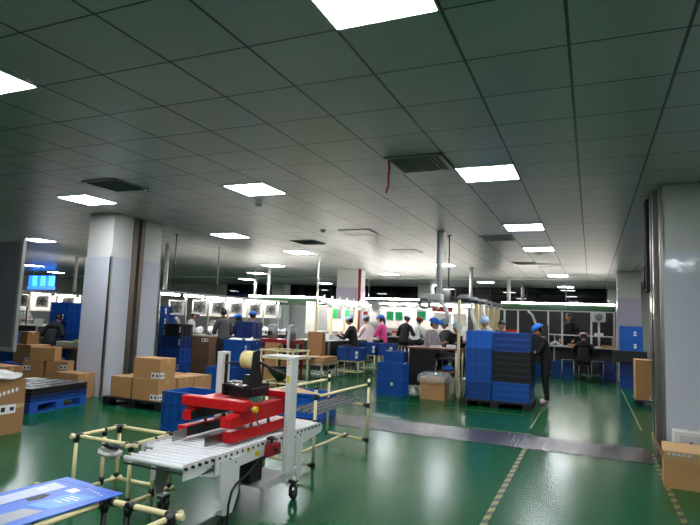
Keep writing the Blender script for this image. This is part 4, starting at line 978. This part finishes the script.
clutter('parts_tray', 'dark parts tray on the back bench below the green boards', 'tray', 'trays on the back bench', [(-6.6 + k * .62, 18.4, 0) for k in range(5)], 'dgrey', .881, lambda: box(-.2, .2, -.12, .12, 0, .12, bev=.01))
clutter('parts_tray', 'red parts tray on the back bench below the green boards', 'tray', 'red trays on the back bench', [(-6.2, 18.3, 0), (-4.95, 18.3, 0)], 'red', 1.002, lambda: box(-.12, .12, -.08, .08, 0, .07, bev=.01))
clutter('parts_box', 'pale parts box on the bench of the cream post row', 'box', 'boxes on the cream post bench', [(-2.55 + .3 * (k % 2), 13.4 + k * .5, R.random()) for k in range(6)], 'clpale', .881, lambda: box(-.1, .1, -.1, .1, 0, .22, bev=.01))
clutter('parts_box', 'white parts box on the far left bench', 'box', 'boxes on the far left bench', [(-15.6, 11.9 + k * .7, R.random()) for k in range(6)], 'paper', .861, lambda: box(-.12, .12, -.1, .1, 0, .2, bev=.01))
clutter('parts_tray', 'pale tray of small parts on the far right bench', 'tray', 'trays on the far right bench', [(-2.2, 17.35, 0), (-.45, 17.35, 0), (.45, 17.35, 0)], 'carton', .881, lambda: box(-.18, .18, -.12, .12, 0, .07, bev=.01))

# ==================================================================  people
def ik(S, T, a, b, pole):
    S, T = Vector(S), Vector(T); d = T - S; L = min(d.length, (a + b) * .995); n = d.normalized()
    x = (a * a - b * b + L * L) / (2 * L); hgt = math.sqrt(max(a * a - x * x, 1e-6))
    p = Vector(pole); p = (p - n * p.dot(n)).normalized()
    return S + n * x + p * hgt, S + n * L
def person(label, x, y, face, H=1.58, sit=None, lean=0, hands=None, shirt='clblack', pants='jeans', cap=None, hair=True, bob=False, nod=20, sleeves=True, turn=0, mask=False, shoes='shoe', stool=True, group=None, short=None):
    t = thing('person', label, 'person', (x, y, 0), math.radians(face), group)
    s = H / 1.6; V = Vector
    ln = math.radians(lean); u = V((0, math.sin(ln), math.cos(ln))); f = V((0, math.cos(ln), -math.sin(ln)))
    pel = V((0, 0, (sit + .09) if sit else .86 * s))
    waist = pel + u * .14 * s; chest = pel + u * .34 * s; nb = pel + u * .47 * s; nt = pel + u * .54 * s
    nv, ne, tags, rad = [], [], [], []
    def add(p, r, tg, par=None):
        nv.append(V(p)); rad.append(r); tags.append(tg)
        if par is not None: ne.append((par, len(nv) - 1))
        return len(nv) - 1
    iP = add(pel, (.145 * s, .11 * s), 'p'); iW = add(waist, (.125 * s, .095 * s), 's', iP); iC = add(chest, (.15 * s, .105 * s), 's', iW); iN = add(nb, (.085 * s, .075 * s), 's', iC); iT = add(nt, (.05 * s, .052 * s), 'k', iN)
    segs = [(pel, waist, 'p'), (waist, chest, 's'), (chest, nb, 's'), (nb, nt, 'k')]
    hands = hands or [(-.2, .12, .74), (.2, .12, .74)]
    handinfo = []
    for sd, hp in zip((-1, 1), hands):
        sh = nb - u * .05 * s + V((sd * .165 * s, 0, 0))
        el, wr = ik(sh, V(hp), .27 * s, .235 * s, (sd * .5, -.5, -.8))
        dr = (wr - el).normalized(); hd = wr + dr * .07 * s
        i1 = add(sh, (.065 * s, .06 * s), 's', iN); i2 = add(el, (.043 * s, .043 * s), 's', i1); i3 = add(wr, (.027 * s, .026 * s), 's' if sleeves else 'k', i2); i4 = add(hd, (.036 * s, .018 * s), 'k', i3)
        segs += [(sh, el, 's'), (el, el.lerp(wr, .9), 's' if sleeves else 'k'), (el.lerp(wr, .93), hd, 'k'), (nb, sh, 's')]
        handinfo.append((wr, hd, dr, sd))
    for sd in (-1, 1):
        hip = pel + V((sd * .09 * s, 0, -.03))
        if sit: kn = hip + V((sd * .03, .40 * s, .0)); an = V((sd * .12, .36 * s, max(.08, sit - .42)))
        else: kn = V((sd * .09 * s, .02, .46 * s)); an = V((sd * .095 * s, -.02, .075))
        toe = an + V((sd * .02, .15 * s, -.04))
        i1 = add(hip, (.09 * s, .09 * s), 'p', iP); i2 = add(kn, (.062 * s, .062 * s), 'p', i1); i3 = add(an, (.042 * s, .045 * s), 'p', i2); i4 = add(toe, (.052 * s, .04 * s), 'f', i3)
        segs += [(hip, kn, 'p'), (kn, an.lerp(kn, .08), 'p'), (an + V((0, -.06, -.02)), toe + V((0, .05, 0)), 'f')]
    me = bpy.data.meshes.new('tmp'); me.from_pydata([tuple(v) for v in nv], ne, []); ob = bpy.data.objects.new('tmp', me); COL.objects.link(ob)
    md = ob.modifiers.new('skin', 'SKIN'); md.use_smooth_shade = True
    if not me.skin_vertices: me.attributes.new('skin', 'FLOAT', 'POINT')
    for i, sv in enumerate(me.skin_vertices[0].data): sv.radius = (rad[i][0] * (1.15 if tags[i] in 'sp' else 1.05), rad[i][1] * (1.25 if tags[i] in 'sp' else 1.05)); sv.use_root = (i == 0)
    ob.modifiers.new('sub', 'SUBSURF').levels = 1
    dg = bpy.context.evaluated_depsgraph_get(); dg.update()
    em = bpy.data.meshes.new_from_object(ob.evaluated_get(dg)); bpy.data.objects.remove(ob)
    b = B(); b.bm.from_mesh(em); bpy.data.meshes.remove(em)
    idx = {'s': 0, 'p': 1, 'k': 2, 'f': 3}
    def dseg(p, a, c):
        d = c - a; k = max(0, min(1, (p - a).dot(d) / max(d.length_squared, 1e-9))); return (p - a - d * k).length
    for fc in b.bm.faces:
        c = fc.calc_center_median(); fc.material_index = idx[min(segs, key=lambda q: dseg(c, q[0], q[1]) - (.03 if q[2] == 's' else 0))[2]]; fc.smooth = True
    # head: skull, jaw, nose, ears, eyes, mouth in the same mesh
    hs = H / 7.6
    hm = Matrix.Translation(nt + u * .02) @ Matrix.Rotation(math.radians(turn), 4, 'Z') @ Matrix.Rotation(-math.radians(nod), 4, 'X') 
    c = V((0, .015, hs * .52))
    b.ell((0, 0, 0), (hs * .35, hs * .43, hs * .5), 2, 20, 14)
    for v in b.last:
        q = v.co
        if q.z < 0: q.x *= 1 + .35 * q.z / (hs * .5); q.y = q.y * (1 + .18 * q.z / (hs * .5)) + (.06 * hs * (-q.z / (hs * .5)))
        v.co = hm @ (q + c)
    def hp(x_, y_, z_): return V((x_ * hs, y_ * hs, z_ * hs)) + c
    b.ell((0, 0, 0), (.045 * hs, .07 * hs, .09 * hs), 2, 10, 8, mtx=None)
    def place(pos):
        for v in b.last: v.co = hm @ (v.co + pos)
    place(hp(0, .44, -.04))
    for sd in (-1, 1):
        b.ell((0, 0, 0), (.035 * hs, .07 * hs, .1 * hs), 2, 8, 6); place(hp(sd * .35, -.02, -.02))
        b.ell((0, 0, 0), (.06 * hs, .025 * hs, .03 * hs), 4, 8, 6); place(hp(sd * .15, .385, .03))
        b.ell((0, 0, 0), (.08 * hs, .02 * hs, .015 * hs), 5, 8, 6); place(hp(sd * .15, .39, .12))
    b.ell((0, 0, 0), (.1 * hs, .025 * hs, .03 * hs), 6, 8, 6); place(hp(0, .375, -.24))
    # fingers and thumb
    for wr, hd, dr, sd in handinfo:
        side = dr.cross(V((0, 0, 1))).normalized() if abs(dr.z) < .95 else V((1, 0, 0)); dn = side.cross(dr).normalized()
        if dn.z > 0: dn = -dn
        for k, ln_ in enumerate((.062, .072, .068, .054)):
            o = hd + side * (.0185 * (1.5 - k)) * s - dr * .012
            b.tube([o, o + dr * ln_ * .45 * s + dn * .006, o + dr * ln_ * .75 * s + dn * .022, o + dr * ln_ * .9 * s + dn * .04], [.0095, .009, .008, .006], 6, 2)
        inn = side * (-sd) if side.x * sd > 0 else side * sd
        o = wr + dr * .03 + inn * .02
        b.tube([o, o + dr * .03 + inn * .025, o + dr * .055 + inn * .03 + dn * .012], [.011, .0095, .007], 6, 2)
    b.obj('body', [shirt, pants, 'skin', shoes, 'eye', 'hair', 'lip'], t)
    def head_shell(name, m, r, zmin, off=(0, 0, 0), puff=0, front=None):
        q = B(); q.ell((0, 0, 0), r, 0, 20, 14)
        dele = [v for v in q.bm.verts if v.co.z < zmin * hs or (front is not None and v.co.y > front * hs and v.co.z < .2 * hs)]
        bmesh.ops.delete(q.bm, geom=dele, context='VERTS')
        for v in q.bm.verts:
            if puff: v.co += v.co.normalized() * puff * noise.noise(v.co * 25)
            v.co = hm @ (v.co + c + V(off))
        o = q.obj(name, m, t); so_ = o.modifiers.new('thick', 'SOLIDIFY'); so_.thickness = .006; return o
    if hair: head_shell('hair', 'hair', (hs * .39, hs * .46, hs * .53), -.35, (0, -.012, .008), .004, .12)
    if bob:
        q = B(); q.tube([hm @ hp(0, -.42, .1), hm @ hp(0, -.56, -.1), hm @ hp(0, -.54, -.5), hm @ hp(0, -.44, -.9)], [.03, .045, .038, .012], 10); q.obj('ponytail', 'hair', t)
    if cap:
        head_shell('cap', cap, (hs * .54, hs * .64, hs * .50), .06, (0, -.02, .035), .012)
        q = B(); n = 24
        ring = [hm @ (c + V((math.cos(2 * PI * k / n) * hs * .50, math.sin(2 * PI * k / n) * hs * .60 - .02, .03 + hs * .07))) for k in range(n + 1)]
        q.tube(ring, .011, 6, cap=False); q.obj('cap_band', cap, t)
    if mask:
        q = B(); q.ell((0, 0, 0), (.24 * hs, .13 * hs, .2 * hs), 0, 14, 10)
        for v in q.bm.verts: v.co = hm @ (v.co + hp(0, .33, -.2))
        q.obj('face_mask', 'mask', t)
    if sit and stool:
        sx, sy = x, y
        st = thing('stool', 'stool under the ' + (label if len(label.split()) < 13 else label.split(' at the ')[0].split(' near ')[0].split(' seen ')[0]), 'stool', (sx, sy, 0), math.radians(face), 'stools of the seated workers')
        zt = sit - .045 * s
        B().lathe([(.001, zt - .05), (.16, zt - .05), (.165, zt - .03), (.15, zt - .025), (.001, zt - .025)], (0, 0, 0), 20).obj('seat', 'dgrey', st)
        for a_ in (-.11, .11):
            for c_ in (-.11, .11): B().cyl((a_ * 1.25, c_ * 1.25, 0), (a_, c_, zt - .0505), .012, 8).obj('leg', 'alu', st)
    return t
W = lambda tx, ty, tz: (tx, ty, tz)
person('standing worker in black with blue cap handling the crate stack', -.77, 11.0, 97, 1.43, None, 10, [(-.12, .34, .96), (.12, .34, 1.02)], 'clblack', 'clblack', 'hairnet', True, False, 32, False, 0, False, 'shoer')
person('standing man in grey sweater with black hair beside the crates', -7.82, 10.7, 60, 1.53, None, 4, [(-.1, .3, .98), (.12, .28, .98)], 'clgrey', 'jeans', None, True, False, 14, True)
person('worker in black shirt with pale blue cap at the middle bench', -5.72, 13.55, 92, 1.62, .62, 12, [(-.15, .42, .98), (.15, .42, 1.0)], 'clblack', 'jeans', 'hairnetp', True, False, 22, True)
person('worker in pale pink shirt with pale cap at the middle bench', -5.8, 14.75, 60, 1.62, .66, 10, [(-.15, .36, .98), (.15, .36, 1.0)], 'clpale', 'jeans', 'hairnetp', True, False, 25, True)
person('worker in bright pink shirt with blue cap and dark ponytail', -5.62, 15.45, 80, 1.62, .68, 6, [(-.15, .34, 1.0), (.15, .34, 1.02)], 'clpink', 'jeans', 'hairnet', True, True, 18, True)
person('worker in dark jacket with white cap seen from behind at the back bench', -5.36, 16.6, -10, 1.66, .72, 14, [(-.2, .36, 1.02), (.2, .36, 1.02)], 'clblack', 'jeans', 'capw', True, False, 28, True)
person('worker in white shirt with red cap at the back bench', -5.25, 17.45, -20, 1.62, .70, 16, [(-.18, .36, 1.0), (.18, .36, 1.0)], 'clwhite', 'jeans', 'capr', True, False, 30, True)
person('woman in light grey shirt with blue cap and mask at the brown topped bench', -3.32, 12.05, -108, 1.6, .64, 12, [(-.12, .34, .98), (.14, .36, .97)], 'cllgrey', 'jeans', 'hairnet', True, False, 18, True, 0, True)
person('worker in black sleeves with pale blue cap leaning at the brown topped bench', -3.02, 12.7, -130, 1.6, .62, 26, [(-.16, .36, .97), (.12, .4, .96)], 'clblack', 'jeans', 'hairnetp', True, False, 34, True)
person('worker with bright blue cap behind the cream post', -3.2, 13.5, 150, 1.6, .64, 12, None, 'clgrey', 'jeans', 'hairnet', True, False, 24, True)
person('worker with pale blue cap behind the left crate stack', -2.06, 12.25, 170, 1.56, None, 16, [(-.15, .36, .95), (.15, .36, .95)], 'cllgrey', 'jeans', 'hairnetp', True, False, 28, True)
person('black haired worker without cap behind the right crate stack', -1.78, 12.0, 200, 1.52, None, 18, [(-.15, .36, .95), (.15, .36, .95)], 'clblack', 'jeans', None, True, False, 30, True)
person('worker in dark clothes with black hair behind the far right bench', -.62, 18.5, 170, 1.82, None, 6, [(-.2, .36, 1.05), (.2, .36, 1.05)], 'clblack', 'jeans', None, True, False, 16, True)
person('worker with white cap bent over the far right bench', -.2, 16.75, 0, 1.58, .48, 26, [(-.18, .34, .93), (.18, .34, .93)], 'clblack', 'jeans', 'capw', True, False, 34, True)
person('first blue capped worker from the pillar, far side of fan bench', -10.38, 12.55, -60, 1.56, .64, 10, [(-.15, .36, .98), (.15, .36, .98)], 'clwhite', 'jeans', 'hairnet', True, False, 24, True)
person('second blue capped worker from the pillar, far side of fan bench', -10.38, 13.5, -70, 1.56, .64, 10, [(-.15, .36, .98), (.15, .36, .98)], 'clwhite', 'jeans', 'hairnet', True, False, 24, True)
person('third blue capped worker from the pillar, far side of fan bench', -10.38, 14.05, -80, 1.56, .64, 10, [(-.15, .36, .98), (.15, .36, .98)], 'clwhite', 'jeans', 'hairnet', True, False, 20, True)
person('worker in purple shirt with blue cap near the end of the fan bench', -8.5, 13.0, 70, 1.56, .66, 6, [(-.15, .36, .98), (.15, .36, .98)], 'clpurple', 'jeans', 'hairnet', True, False, 16, True)
person('worker in black top with ponytail beside the tall brown carton', -8.35, 12.15, 80, 1.5, .6, 10, [(-.15, .36, .96), (.15, .36, .96)], 'clblack', 'jeans', 'hairnet', True, True, 20, True)
person('worker in white shirt with dark hair at the far left bench', -16.95, 12.35, -80, 1.62, .7, 4, [(-.15, .36, 1.0), (.15, .36, 1.0)], 'clwhite', 'jeans', None, True, True, 14, False)
person('hunched worker in dark jacket beside the blue crates behind the pillar', -13.0, 10.25, 20, 1.68, .45, 30, [(-.2, .34, .65), (.2, .34, .65)], 'clblack', 'jeans', None, True, False, 34, True)
